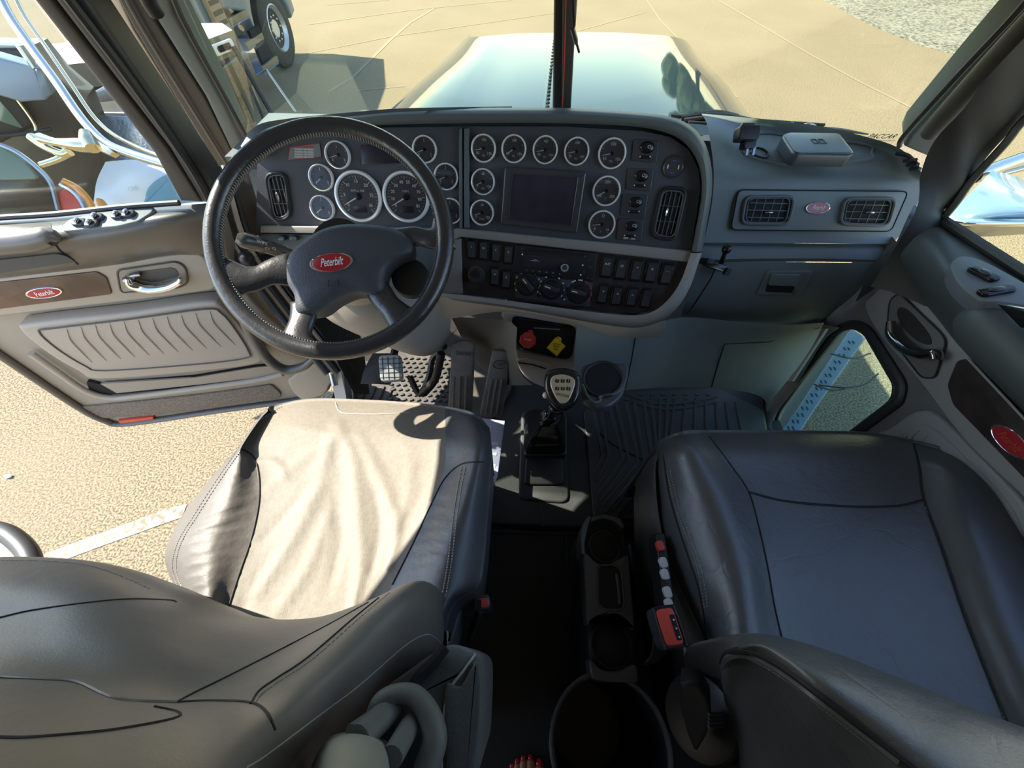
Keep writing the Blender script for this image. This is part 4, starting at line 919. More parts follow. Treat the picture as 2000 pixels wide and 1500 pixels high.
for x, y, m_, nn_ in ((1031, 665, 'knobred', 8), (1086, 678, 'knobyel', 4)):
    ax = (PV.n*1+Vector((0, -.1, .25))).normalized(); o = PV.P(x, y, .05)
    stem = obj('brake_knob', MB().tube([PV.P(x+5, y-16, .018), o], .0095, 16), M[m_], dash)
    r = .0245 if nn_ == 8 else .027
    uu = PV.u*cs(22.5 if nn_ == 8 else 12)+PV.v*sn(22.5 if nn_ == 8 else 12)
    NH = (PV.n*.65+Vector((-.05, 0, .75))).normalized(); KPn = Plane(o, NH); uu = KPn.u*cs(22.5 if nn_ == 8 else 12)+KPn.v*sn(22.5 if nn_ == 8 else 12)
    obj('knob_head', MB().lathe(o, NH, [(r*.9, -.004), (r, 0), (r, .007), (r*.9, .011), (r*.5, .012)], nn_, u=uu), M[m_], stem, sharp=20)
    if nn_ == 4:
        for k in range(3): text('knob_text', ('PARKING', 'BRAKE', 'PULL')[k], o+NH*.0125+KPn.v*(.007-.007*k), KPn.u, KPn.v, .0055, M['bright'], stem)
    else: text('knob_text', 'TRAILER', o+NH*.0125, KPn.u, KPn.v, .0055, M['white'], stem)
obj('ash_tray', MB().plate(PV.pts(rnd([(1008, 702), (1030, 700), (1074, 712), (1078, 722), (1070, 728), (1014, 716)], 5), .022), PV.n, .012, .004), M['podtan'], dash)
obj('pull_gap', MB().tube(PV.pts([(1012, 708), (1040, 712), (1066, 720)], .0225), .0022, 6), M['hole'], dash)
# dark panel right of the pod
lk = netd([[(1128, 632, .92), (1180, 640, .915), (1245, 645, .92), (1330, 620, .95), (1440, 628, 1.0), (1540, 634, 1.05), (1610, 630, 1.10)],
           [(1124, 670, .94), (1180, 680, .95), (1240, 680, .97), (1330, 660, 1.03), (1440, 664, 1.08), (1530, 668, 1.12), (1590, 670, 1.16)],
           [(1122, 715, .98), (1180, 715, .99), (1232, 718, 1.02), (1320, 705, 1.10), (1430, 708, 1.15), (1515, 712, 1.18), (1560, 715, 1.2)],
           [(1130, 760, 1.02), (1180, 760, 1.04), (1222, 762, 1.08), (1310, 756, 1.18), (1420, 760, 1.22), (1480, 772, 1.24), (1500, 790, 1.24)]], 5, 5)
kp = obj('kick_panel', MB().loft(lk), M['dash'], dash, sharp=0)
T_K = bvh(kp)
obj('panel_gap', MB().tube(hits(T_K, [(1600, 640), (1500, 668), (1415, 672), (1400, 720), (1390, 756)], .001), .0015, 6), M['hole'], dash)
obj('panel_gap', MB().tube(hits(T_K, [(1242, 655), (1236, 690), (1228, 730), (1222, 758)], .001), .0012, 6), M['hole'], dash)
# dash cup holder ring
HC = HZ(CAM.z+ray(1178, 740).z*.86)
ch = obj('cup_holder', MB().plate(HC.pts(smo([(1136, 716), (1160, 708), (1200, 707), (1226, 712), (1228, 730), (1220, 760), (1212, 776), (1190, 792), (1165, 794), (1142, 775), (1134, 748)], 4), .004), (0, 0, 1), .02, .006), M['device'], dash)
obj('holder_well', MB().plate(HC.pts(ell(1177, 741, 37, 32), .006), (0, 0, 1), .003), M['hole'], ch)
obj('holder_ring', MB().tube(HC.pts(ell(1177, 741, 38, 33), .005), .0045, 8, closed=True), M['black'], ch)
obj('holder_lip', MB().tube(HC.pts([(1138, 752), (1146, 772), (1154, 782), (1163, 786), (1172, 782), (1170, 776), (1184, 772), (1204, 768), (1214, 758)], .006), .0035, 8, 4), M['dashrim'], ch)
obj('holder_cup', MB().lathe(HC.P(1177, 741, .0), (0, 0, -1), [(.046, .0), (.042, .07), (.0001, .072)], 26), M['device'], ch)
# ---- column shroud
cs_ = obj('column_shroud', MB().loft(netd([[(560, 480, .90), (600, 520, .86), (680, 560, .86), (760, 560, .88), (840, 560, .93)],
     [(600, 560, .95), (640, 600, .90), (700, 615, .88), (780, 610, .90), (870, 590, .96)],
     [(620, 600, 1.0), (650, 630, .95), (712, 650, .92), (800, 650, .94), (880, 620, 1.0)],
     [(700, 640, 1.04), (730, 662, .98), (765, 680, .96), (830, 688, .98), (880, 650, 1.04)],
     [(740, 640, 1.1), (760, 668, 1.04), (800, 692, 1.02), (850, 690, 1.05), (895, 640, 1.1)]], 5, 5)), M['tan'], dash, sharp=0)

# =================================================================== STEERING WHEEL
WC = Vector((-.372, .639, .814))
wn_ = Vector((cs(54.9)*cs(-81.6), cs(54.9)*sn(-81.6), sn(54.9)))
WP = Plane(WC, wn_)
sw = thing('steering_wheel', 'black leather-wrapped four-spoke steering wheel with an oval red emblem', 'steering wheel', WC-Vector((0, 0, .2)))
R_ = .2165
def WPT(a, r, h=0): return WC+WP.u*(r*cs(a))+WP.v*(r*sn(a))+WP.n*h
rim = obj('rim', MB().tube([WPT(a, R_) for a in range(0, 360, 5)], .0165, 18, closed=True, flat=1.0, up=tuple(wn_)), M['wheel'], sw, sharp=0)
stm = MB()
for a in [k*1.5 for k in range(240)]:
    p0 = WPT(a, R_-.0165, .003); p1 = WPT(a+1.0, R_-.0150, -.006)
    stm.tube([p0+WP.n*.004, p0-(WPT(a, R_)-WC).normalized()*.0006, p1], .0011, 4)
sti = obj('stitching', stm, M['stitch'], rim); sti['kind'] = 'stuff'
# hub pad traced on a plane slightly below the rim plane
HO = -.010
hub_out = smo([(560, 500), (590, 470), (625, 447), (668, 436), (715, 436), (762, 442), (800, 462), (806, 490), (776, 505), (752, 530), (748, 565), (730, 575), (690, 573), (650, 590), (618, 612), (578, 612), (572, 575), (558, 548)], 4)
hb = WP.pts(hub_out, HO)
ctr = sum(hb, Vector())/len(hb)
def inset(P, k, h): return [ctr+(p-ctr)*k+WP.n*h for p in P]
hub = obj('hub', MB().loft([inset(hb, .97, -.05), inset(hb, 1, -.03), inset(hb, 1, -.006), inset(hb, .97, .0), inset(hb, .86, .006), inset(hb, .6, .010), inset(hb, .3, .012), inset(hb, .02, .0125)], True, True), M['hub'], sw, sharp=0)
T_H = bvh(hub)
def spoke(pts, wd, o1=-.03, o2=-.01):
    n = len(pts); P = [WP.P(x, y, -.030+(.030-.002)*i/(n-1)) for i, (x, y) in enumerate(pts)]
    rows = []; C_ = crspline(P, 5); m = len(C_)
    for i, p in enumerate(C_):
        t = (C_[min(i+1, m-1)]-C_[max(i-1, 0)]).normalized(); s = WP.n.cross(t).normalized(); f = i/(m-1)*(len(wd)-1); k = min(int(f), len(wd)-2); w_ = wd[k]*(1-(f-k))+wd[k+1]*(f-k)
        rows.append([p+s*w_*math.cos(q)*.5+WP.n*.012*math.sin(q) for q in [2*math.pi*j/14 for j in range(14)]])
    return MB().loft(rows, True, True)
obj('spoke', spoke([(590, 525), (540, 530), (495, 545), (440, 545)], [.07, .062, .045, .052, .085]), M['wheel'], sw, sharp=0)
obj('spoke', spoke([(770, 475), (810, 462), (845, 465), (872, 450)], [.06, .045, .036, .05, .085]), M['wheel'], sw, sharp=0)
obj('spoke', spoke([(595, 590), (592, 620), (582, 650), (575, 675)], [.055, .052, .048, .055, .09]), M['wheel'], sw, sharp=0)
obj('spoke', spoke([(730, 555), (750, 585), (772, 610), (800, 640)], [.05, .05, .045, .055, .09]), M['wheel'], sw, sharp=0)
# emblem on the hub
o = hit(T_H, 648, 513, .0); s = (o-CAM).dot(FWD)/FPX; U = (WP.u*cs(5)+WP.v*sn(5)); PE = Plane(o+WP.n*.0005, WP.n)
emblem(PE, 648, 513, 41, 18.5, 3, sw, .0, th=.002)
text('airbag_print', '[ _ ]', hit(T_H, 652, 552, .0015), WP.u, WP.v, .013, M['black'], sw, off=.0015)
# steering column and stalk
sc_ = thing('steering_column', 'dark steering column behind the wheel with its cream collar', 'steering column', WC+Vector((0, .2, -.3)))
obj('column', MB().lathe(WC-WP.n*.035, -WP.n, [(.055, 0), (.06, .03), (.05, .035), (.048, .12), (.035, .25), (.03, .42)], 28), M['black'], sc_)
obj('collar', MB().lathe(WC-WP.n*.075-WP.v*.02, -WP.n, [(.06, 0), (.072, .01), (.078, .05), (.085, .11), (.07, .16)], 32), M['doortrim'], sc_)
obj('adjust_ring', MB().lathe(WP.P(800, 540, -.05), -WP.n, [(.030, 0), (.038, .004), (.040, .03), (.03, .05)], 28), M['black'], sc_)
tl = thing('turn_signal_stalk', 'dark turn signal stalk with white symbols left of the steering column', 'stalk', D(520, 480, .85))
sk = [D(462, 464, .80), D(478, 470, .81), D(505, 477, .83), D(540, 488, .86), (D(590, 505, .92))]
obj('stalk', MB().tube(sk, [.010, .0165, .0165, .0155, .0145, .012], 18, 4), M['stalk'], tl)
obj('stalk_collar', MB().tube([D(500, 475, .828), D(516, 480, .84)], .0172, 18), M['black'], tl)
for i, (x, y, s_) in enumerate([(512, 474, 'WIPE'), (522, 486, '<>'), (507, 487, 'OFF'), (535, 486, 'O')]):
    text('stalk_print', s_, D(x, y, .805+.01*i), (D(540, 488, .86)-D(478, 470, .81)), UPV, .009, M['white'], tl)
obj('stalk_boot', MB().ball(D(482, 505, .95), .018, seg=12), M['black'], tl)
# left door jamb hardware seen beside the wheel
hj = D(505, 560, 1.0)

# =================================================================== THINGS ON THE DASH
bx = thing('electronic_box', 'flat black electronic box with rounded corners lying on the passenger side dash', 'electronic device', Z(1595, 290, .80))
BT = HZ(.835)
obj('case', MB().plate(BT.pts(rnd([(1527, 262), (1542, 257), (1636, 259), (1643, 262), (1671, 297), (1664, 302), (1558, 300), (1550, 297)], 7)), (0, 0, 1), .028, .006), M['device'], bx)
obj('top_panel', MB().plate(BT.pts(rnd([(1531, 263), (1543, 259), (1635, 261), (1666, 297), (1560, 298), (1552, 295)], 6), .0012), (0, 0, 1), .002, .001), mat('device_top', (.07, .09, .11), .35), bx)
q = BT.P(1599, 276, .0018); ux = (BT.P(1620, 276)-BT.P(1580, 276)).normalized(); uy = Vector((0, 0, 1)).cross(ux)
for k in (-1, 1):
    c = q+ux*.0085*k; mb = MB()
    mb.tube([c+ux*a+uy*b for a, b in ((-.006, -.010), (.006, -.010), (.006, .010), (-.006, .010))], .0012, 6, closed=True)
    obj('logo', mb, M['adj'], bx)
pa = Z(1532, 275, .83); pb = Z(1551, 301, .83); d_ = (pb-pa).normalized(); n_ = Vector((0, 0, 1)).cross(d_); n_ = n_ if n_.dot(CAM-pa) > 0 else -n_
for f, h_ in ((.25, .006), (.6, .006)): obj('port', MB().box(pa.lerp(pb, f)+n_*.001, d_, Vector((0, 0, 1)), n_, .010, h_, .002), M['steel'], bx)
ad = thing('power_adapter', 'small black power plug adapter standing beside the flat electronic box', 'adapter', Z(1468, 298, .79))
ap = Plane(D(1465, 262, .92), (0, -.8, .6))
obj('body', MB().box(ap.P(1465, 258, .012), ap.u, ap.v, ap.n, .048, .030, .030, .003), M['black'], ad)
obj('plug', MB().box(ap.P(1466, 276, .0), ap.u, ap.v, ap.n, .030, .030, .02, .003), M['bright'], ad)
obj('prong', MB().box(ap.P(1462, 245, .004), ap.u, ap.v, ap.n, .03, .012, .012, .002), M['switch'], ad)
for dx in (-6, 7): obj('pin', MB().box(ap.P(1466+dx, 294, -.003), ap.u, ap.v, ap.n, .005, .02, .006), M['steel'], ad)
cb_ = hits(T_PT, [(1478, 288), (1490, 291), (1501, 300), (1496, 308), (1480, 305), (1465, 298)], .004)
if len(cb_) > 3: tag(obj('charging_cable', MB().tube(cb_, .0022, 8, 5), M['black']), 'thin black cable curled on the dash below the plug adapter', 'cable')
cl = thing('phone_mount', 'small black ball mount clamped to the dash beside the glove box', 'phone mount', PR.P(1400, 530, .0))
o = PR.P(1402, 521, .035)
cu = (PR.u*cs(-16)+PR.v*sn(-16)); cv = PR.n.cross(cu)
obj('clamp_bar', MB().box(o, cu, cv, PR.n, .072, .018, .045, .003), M['bright'], cl)
obj('clamp_jaw', MB().box(o+cu*-.026+cv*.006+PR.n*.004, cu, cv, PR.n, .02, .012, .014, .002), M['black'], cl)
obj('clamp_jaw', MB().box(o+cu*.030+cv*-.004+PR.n*.006, cu, cv, PR.n, .014, .020, .014, .002), M['black'], cl)
obj('ball_stem', MB().tube([PR.P(1410, 512, .036), PR.P(1415, 496, .052)], [.007, .005], 14), M['bright'], cl)
obj('ball', MB().ball(PR.P(1419, 487, .058), .0115, seg=20), M['bright'], cl)
# =================================================================== DRIVER DOOR (open)
d1 = bpy.data.objects.new('door_1', None); COL.objects.link(d1); d1.location = (-1.15, .70, .04); st(d1)
def L(l, off=0.0): return LD.pts(l, off)
obj('door_shell', MB().plate(L(smo([(-120, 470), (0, 462), (210, 440), (415, 420), (430, 450), (470, 560), (560, 650), (630, 705), (646, 745), (632, 772), (600, 783), (430, 806), (245, 832), (205, 826), (150, 800), (0, 702), (-120, 620)], 3), -.03), LD.n, .06, .01), M['doortan'], d1)
obj('door_edge', MB().tube(L([(-60, 655), (0, 694), (150, 794), (205, 822), (250, 828), (430, 802), (590, 780), (628, 768), (640, 742), (600, 690)], -.02), .010, 10, 4), M['doorpad'], d1)
# padded top
pad = netgrid([[LD.P(x, y, o_) for x, y, o_ in r] for r in (
  [(-120, 436, -.01), (0, 428, -.01), (120, 420, -.01), (240, 408, -.01), (340, 402, -.01), (412, 396, -.01)],
  [(-120, 470, .05), (0, 462, .05), (120, 452, .05), (240, 440, .045), (340, 425, .03), (416, 415, .0)],
  [(-120, 505, .06), (0, 495, .06), (120, 490, .06), (240, 478, .05), (340, 462, .03), (416, 450, .0)],
  [(-120, 540, .03), (0, 532, .03), (120, 522, .03), (240, 508, .02), (350, 492, .01), (412, 500, -.01)],
  [(-120, 556, -.02), (0, 546, -.02), (120, 534, -.02), (240, 520, -.02), (350, 502, -.02), (412, 540, -.02)])], 6, 6)
pdo = obj('top_pad', MB().loft(pad), M['doorpad'], d1, sharp=0); TP = bvh(pdo)
def onp(T, l, lift): return hits(T, l, lift)
# switch plate with rockers
spn = (hit(TP, 140, 445)-hit(TP, 280, 420)).cross(hit(TP, 200, 430)-hit(TP, 200, 446)).normalized()
c0 = hit(TP, 210, 430)
if spn.dot(CAM-c0) < 0: spn = -spn
SPL = Plane(c0+spn*.002, spn)
spo = obj('switch_plate', MB().plate(SPL.pts(rnd([(118, 444), (132, 428), (180, 416), (300, 402), (298, 414), (270, 432), (230, 442), (124, 452)], 7), .003), spn, .02, .003), M['dash'], d1)
for x, y in ((152, 432), (176, 434), (186, 422), (228, 418), (248, 415)):
    s = SPL.scale(x, y); b_ = obj('window_switch', MB().box(SPL.P(x, y, .009), SPL.u, SPL.v, spn, .026, .018, .010, .004), M['switch'], spo)
    obj('switch_tip', MB().ball(SPL.P(x-3, y-2, .012), .006, .007, .004, (SPL.u, SPL.v, spn), 12), M['dchrome'], spo)
# pull bar; its recess and gap are plates darkened for shade
obj('pull_recess', MB().plate(onp(TP, rnd([(-60, 440), (95, 432), (101, 438), (100, 448), (60, 452), (-60, 460)], 5), .0015), (pdo and spn), .004), M['brown'], d1)
obj('pull_bar', MB().tube([LD.P(x, y, .075) for x, y in [(-120, 484), (0, 476), (60, 470), (98, 462), (112, 470)]], [.022, .022, .022, .018, .006], 14, 4), M['doorpad'], d1)
obj('pull_gap', MB().plate(LD.pts(rnd([(-60, 516), (0, 508), (110, 496), (128, 500), (148, 512), (0, 534), (-60, 530)], 5), .063), LD.n, .004), M['device'], d1)
obj('panel_gap', MB().tube(onp(TP, [(98, 452), (104, 470), (120, 492), (140, 505), (152, 516)], .001), .0018, 6, 4), M['hole'], d1)
# tan trim belt with the handle and wood insert
obj('trim_belt', MB().plate(L(smo([(-120, 562), (0, 545), (150, 524), (300, 503), (375, 496), (402, 508), (425, 560), (360, 575), (240, 590), (0, 618), (-120, 632)], 3), .0), LD.n, .03, .006), M['doortrim'], d1)
wd_ = obj('wood_insert', MB().plate(L(rnd([(-120, 566), (0, 552), (188, 531), (208, 542), (219, 575), (0, 604), (-120, 618)], 6), .004), LD.n, .008, .002), M['wood'], d1)
o = emblem(LD, 87, 571, 34, 11.5, 6, wd_, .005)
rec = obj('handle_recess', MB().plate(L(rnd([(228, 528), (345, 511), (362, 522), (368, 552), (350, 562), (236, 572)], 10), .003), LD.n, .01, .002), M['doortan'], d1)
obj('recess_edge', MB().tube(L(rnd([(228, 528), (345, 511), (362, 522), (368, 552), (350, 562), (236, 572)], 10), .003), .0022, 6, closed=True), M['pillarb'], rec)
obj('recess_bowl', MB().plate(L(rnd([(262, 532), (340, 522), (352, 540), (300, 552), (262, 548)], 10), .0045), LD.n, .002), M['pillarb'], rec)
hd = obj('door_handle', MB().tube(L([(250, 542), (258, 555), (290, 563), (325, 560), (348, 550), (352, 543)], .022), [.008, .014, .015, .013, .011, .006], 16, 5, flat=.7), M['chrome'], d1)
obj('handle_pivot', MB().tube(L([(248, 548), (262, 538), (275, 536)], .012), [.010, .007, .005], 12, 4), M['dchrome'], hd)
# quilted pocket panel
po = smo([(38, 646), (60, 634), (250, 612), (400, 590), (432, 600), (470, 640), (507, 690), (500, 712), (380, 728), (196, 742), (150, 725), (90, 690)], 4)
pp = obj('pocket_panel', MB().plate(L(po, .016), LD.n, .04, .010), M['doortrim'], d1)
pi_ = smo([(76, 648), (100, 642), (250, 624), (400, 604), (432, 612), (460, 645), (486, 688), (478, 700), (380, 712), (205, 724), (165, 714), (110, 680)], 4)
q = L(pi_, .020); 
obj('pleated_insert', MB().plate(q, LD.n, .01, .004), M['pleat'], pp)
obj('insert_welt', MB().tube(L(pi_, .021), .0022, 6, closed=True), M['pillarb'], pp)
for k in range(12):
    x = 130+28*k; y = 642-k*3.4
    P_ = L([(x, y), (x+8, y+22), (x+32, y+48), (x+50, y+66)], .0202)
    if x+50 < 478: obj('pleat', MB().tube(P_, [.0014, .0035, .0032, .001], 8, 5, flat=.6), M['pleat'], pp)
# lower pocket slot
obj('pocket_slot', MB().plate(L(rnd([(168, 744), (200, 752), (380, 736), (500, 716), (540, 712), (548, 730), (480, 744), (240, 770), (205, 772), (175, 764)], 6), -.020), LD.n, .01), M['hole'], d1)
obj('pocket_inner', MB().plate(L([(196, 750), (380, 738), (500, 718), (540, 714), (545, 732), (400, 750), (228, 768)], -.016), LD.n, .006), M['doortan'], d1)
obj('pocket_lip', MB().tube(L([(60, 690), (110, 725), (165, 762), (210, 776), (260, 774), (400, 756), (500, 742), (552, 730)], -.012), .009, 10, 5), M['doortrim'], d1)
cs2 = obj('carpet_strip', MB().plate(L(rnd([(152, 796), (260, 786), (420, 768), (530, 752), (550, 770), (545, 780), (400, 800), (300, 812), (200, 818)], 7), -.022), LD.n, .01, .003), M['carpet'], d1)
obj('reflector', MB().plate(L([(230, 823), (298, 815), (302, 822), (240, 833)], -.018), LD.n, .012, .002), M['reflector'], d1)
obj('hinge_grip', MB().tube(L([(470, 600), (490, 650), (522, 700), (556, 722), (592, 716), (612, 700)], .03), [.016, .016, .016, .016, .014, .01], 12, 5), M['doorpad'], d1)
obj('edge_cover', MB().plate(L(rnd([(560, 745), (600, 715), (636, 700), (648, 745), (634, 772), (590, 783), (575, 770)], 8), -.01), LD.n, .02, .006), M['doortrim'], d1)
hinge = obj('door_hinge', MB().tube([D(640, 700, 1.32), D(650, 735, 1.34), D(654, 752, 1.35)], .012, 10), M['steel'], d1)
# window frame and glass of the driver door
wfr = [(60, -60), (160, -60), (405, 345), (432, 392), (400, 402), (350, 396), (305, 310), (62, -6), (20, -60)]
obj('window_frame', MB().plate(L([(10, -60), (60, -6), (300, 300), (352, 394), (395, 396), (330, 290), (100, -6), (58, -60)], .0), LD.n, .045, .008), M['pillarb'], d1)
obj('window_frame', MB().plate(L([(58, -60), (100, -6), (330, 290), (395, 396), (432, 392), (405, 342), (165, -6), (128, -60)], .012), LD.n, .06, .010), M['pillard'], d1)
obj('frame_seal', MB().tube(L([(98, -60), (132, -6), (250, 150), (368, 318), (410, 392)], .018), .008, 8, 4), M['black'], d1)
obj('frame_seal', MB().tube(L([(-70, 432), (0, 425), (110, 418), (240, 404), (350, 396)], .004), .006, 8, 4), M['pillard'], d1)
w2 = st(obj('window_2', MB().plate(L([(-160, 436), (0, 426), (352, 398), (300, 304), (12, -60), (-160, -60)], -.02), LD.n, .005), M['glassd']))

# =================================================================== PASSENGER DOOR
d2 = bpy.data.objects.new('door_2', None); COL.objects.link(d2); d2.location = (.95, .4, .02); st(d2)
def Rr(l, off=0.0): return RD.pts(l, off)
obj('window_frame', MB().loft([crspline(c, 4) for c in [[fr.V[i*8+j] for j in range(8)] for i in range(4)]]), M['pillard'], d2, sharp=0)
obj('frame_seal', MB().tube(Rr([(2120, 150), (2010, 225), (1962, 282), (1900, 350), (1868, 395), (1844, 424)], .025), .007, 8, 4), M['black'], d2)
obj('frame_seal', MB().tube(Rr([(1838, 428), (1870, 448), (2000, 532), (2120, 610)], .02), .010, 8, 4), M['pillard'], d2)
w3 = st(obj('window_3', MB().plate(Rr([(2140, 130), (1964, 268), (1842, 430), (2000, 535), (2140, 628)], -.01), RD.n, .005), M['glass']))
# main skin with a hole for the small kick window: build as strips around it
hole = rnd([(1640, 640), (1668, 632), (1694, 645), (1762, 752), (1756, 782), (1640, 868), (1490, 868), (1512, 800)], 12, 3)
hp_ = RD.pts(hole, .0)
cen = sum(hp_, Vector())/len(hp_)
outp = []
for p in hp_:       # project outwards to a big rectangle on the door plane
    dy, dz = p.y-cen.y, p.z-cen.z
    ky = ((.98 if dy > 0 else -1.0)-cen.y)/dy if abs(dy) > 1e-6 else 1e9
    kz = ((.66 if dz > 0 else .0)-cen.z)/dz if abs(dz) > 1e-6 else 1e9
    k = min(abs(ky), abs(kz)); outp.append(Vector((p.x, cen.y+dy*k, cen.z+dz*k)))
# insert exact corners by snapping nearest
for cy, cz in ((.98, .66), (.98, 0), (-1.0, .66), (-1.0, 0)):
    j = min(range(len(outp)), key=lambda i: (outp[i].y-cy)**2*.05+(outp[i].z-cz)**2); outp[j] = Vector((outp[j].x, cy, cz))
back = [p+Vector((.035, 0, 0)) for p in hp_]
obj('door_skin', MB().loft([outp, hp_, back], True), M['doorgrey'], d2, sharp=30)
kf = obj('kick_window_frame', MB().tube(RD.pts(hole, .004), .014, 10, closed=True, flat=.7), M['pillard'], d2)
obj('frame_seal', MB().tube(RD.pts([(1668+(x-1640)*.92+(-28), y) for x, y in hole], -.012), .008, 8, closed=True), M['black'], kf)
w4 = st(obj('window_4', MB().plate(RD.pts(hole, -.025), RD.n, .004), glassmat('kick_glass', (.80, .93, .88), .10)))
pst = obj('door_pillar_trim', MB().loft([crspline(RD.pts(l, o_), 4) for l, o_ in (([(1600, 630), (1560, 665), (1500, 760), (1478, 820), (1490, 870)], .0), ([(1612, 634), (1575, 670), (1515, 765), (1492, 820), (1503, 868)], .045), ([(1640, 640), (1606, 670), (1548, 765), (1508, 820), (1518, 868)], .02))]), M['doorgrey'], d2, sharp=0)
obj('light_strip', MB().plate(RD.pts([(1598, 640), (1612, 642), (1545, 745), (1528, 745)], .048), RD.n, .01, .003), M['doorgreyl'], d2)
# sill pad
pad = netgrid([[RD.P(x, y, o_) for x, y, o_ in r] for r in (
  [(1785, 400, .02), (1838, 430, .0), (1900, 470, .0), (2000, 535, .0), (2120, 612, .0)],
  [(1770, 430, .06), (1822, 450, .05), (1880, 485, .045), (2000, 565, .045), (2120, 645, .045)],
  [(1745, 480, .07), (1800, 500, .08), (1860, 540, .10), (1960, 612, .10), (2120, 720, .10)],
  [(1700, 520, .06), (1762, 520, .06), (1838, 578, .09), (1936, 668, .11), (2120, 830, .11)],
  [(1684, 560, .03), (1748, 537, .03), (1816, 592, .04), (1900, 692, .05), (2120, 900, .05)],
  [(1670, 590, .0), (1744, 546, .01), (1808, 600, .01), (1888, 696, .01), (2120, 930, .01)])], 6, 6)
p2 = obj('top_pad', MB().loft(pad), M['doorpadr'], d2, sharp=0); T2p = bvh(p2)
c0 = hit(T2p, 1925, 545); n2 = (hit(T2p, 1890, 545)-hit(T2p, 1960, 560)).cross(hit(T2p, 1925, 520)-hit(T2p, 1925, 565)).normalized()
if n2.dot(CAM-c0) < 0: n2 = -n2
SQ = Plane(c0+n2*.012, n2)
so_ = obj('switch_plate', MB().plate(SQ.pts(smo([(1857, 520), (1868, 502), (1892, 500), (1930, 512), (2010, 556), (2060, 590), (2030, 600), (1950, 590), (1915, 585), (1875, 555)], 4)), n2, .03, .004), M['doorpadb'], d2)
for x, y, a_ in ((1923, 531, (1898, 519, 1948, 544)), (1948, 564, (1920, 569, 1977, 559))):
    U_ = (SQ.P(a_[2], a_[3])-SQ.P(a_[0], a_[1])).normalized(); V_ = n2.cross(U_)
    w_ = obj('window_switch', MB().box(SQ.P(x, y, .007), U_, V_, n2, .050, .020, .008, .004), M['bright'], so_)
    obj('switch_tip', MB().ball(SQ.P(x, y, .008), .012, .006, .003, (U_, V_, n2), 14), M['device'], so_)
obj('armrest_tube', MB().tube([RD.P(x, y, .085) for x, y in [(1898, 618), (1925, 634), (2000, 696), (2120, 800), (2300, 960)]], [.03, .045, .048, .048, .03], 18, 5), M['doorpadr'], d2)
obj('pull_recess', MB().plate(RD.pts([(1945, 592), (2010, 606), (2060, 640), (2060, 660), (1990, 640)], .125), RD.n, .02, .004), M['bright'], d2)
# light grey belt
tb_ = obj('trim_belt', MB().plate(Rr(smo([(1688, 600), (1705, 575), (1738, 545), (1762, 546), (1800, 585), (1870, 668), (1935, 740), (2010, 835), (2120, 980), (2120, 1100), (2010, 985), (1900, 880), (1850, 820), (1790, 740), (1720, 660)], 3), .022), RD.n, .03, .006), M['doorgreyl'], d2)
rc2 = obj('handle_recess', MB().plate(Rr(rnd([(1734, 620), (1738, 585), (1756, 572), (1840, 652), (1848, 668), (1826, 738), (1800, 738), (1735, 655)], 10), .026), RD.n, .01, .002), M['doorgrey'], d2)
obj('recess_edge', MB().tube(Rr(rnd([(1734, 620), (1738, 585), (1756, 572), (1840, 652), (1848, 668), (1826, 738), (1800, 738), (1735, 655)], 10), .026), .002, 6, closed=True), M['pillard'], rc2)
obj('recess_bowl', MB().plate(Rr(smo([(1752, 615), (1758, 600), (1778, 610), (1812, 650), (1818, 672), (1795, 668), (1768, 645)], 4), .0275), RD.n, .002), M['pillard'], rc2)
obj('door_handle', MB().tube(Rr([(1740, 628), (1744, 655), (1768, 680), (1800, 692), (1826, 690), (1830, 702)], .05), [.010, .016, .017, .016, .014, .012], 16, 5, flat=.7), M['dchrome'], d2)
wi = obj('wood_insert', MB().plate(Rr(rnd([(1849, 752), (1868, 704), (1888, 700), (2010, 828), (2120, 960), (2120, 1060), (2000, 935), (1860, 790)], 8), .028), RD.n, .008, .002), M['brown'], d2)
obj('insert_edge', MB().tube(Rr([(1890, 700), (2010, 828), (2110, 946)], .029), .0022, 6), M['silver'], d2)
o = RD.P(1975, 862, .03); a = RD.P(1945, 836, .03); b = RD.P(2005, 893, .03)
UU = (b-a).normalized(); s_ = RD.scale(1975, 862, .03)
rr_ = (b-a).length/2*1.15
V_ = RD.n.cross(UU)
ring = lambda k, h: [o+UU*rr_*k*math.cos(t)+V_*rr_*.48*k*math.sin(t)+RD.n*h for t in [2*math.pi*j/36 for j in range(36)]]
em = obj('emblem', MB().loft([ring(1, -.001), ring(1, .003), ring(.95, .0036), ring(.9, .003)], True, True), M['chrome'], wi)
obj('emblem_field', MB().loft([ring(.9, .003), ring(.87, .0037)], True, True), M['red'], em)
text('emblem_script', 'Peterbilt', o+RD.n*.004, UU, V_, rr_*.52, M['reflector'], em, shear=.45, sx=.6, bold=.0)
lo = smo([(1700, 872), (1745, 830), (1790, 802), (1830, 812), (1900, 880), (2010, 1000), (2010, 1100), (1800, 1000)], 4)
lp_ = obj('pocket_panel', MB().plate(Rr(lo, .016), RD.n, .03, .008), M['doorgreyl'], d2)
obj('pleated_insert', MB().plate(Rr(smo([(1730, 880), (1775, 842), (1795, 830), (1820, 836), (1880, 890), (1980, 1000), (1980, 1080), (1800, 990)], 4), .019), RD.n, .01, .003), M['doorgreyl'], lp_)
for x, y in ((1795, 840), (1772, 852), (1812, 850)):
    obj('pleat', MB().tube(Rr([(x, y), (x-14, y+14), (x-22, y+32)], .0195), [.001, .003, .001], 8, 4), M['doorgreyl'], lp_)
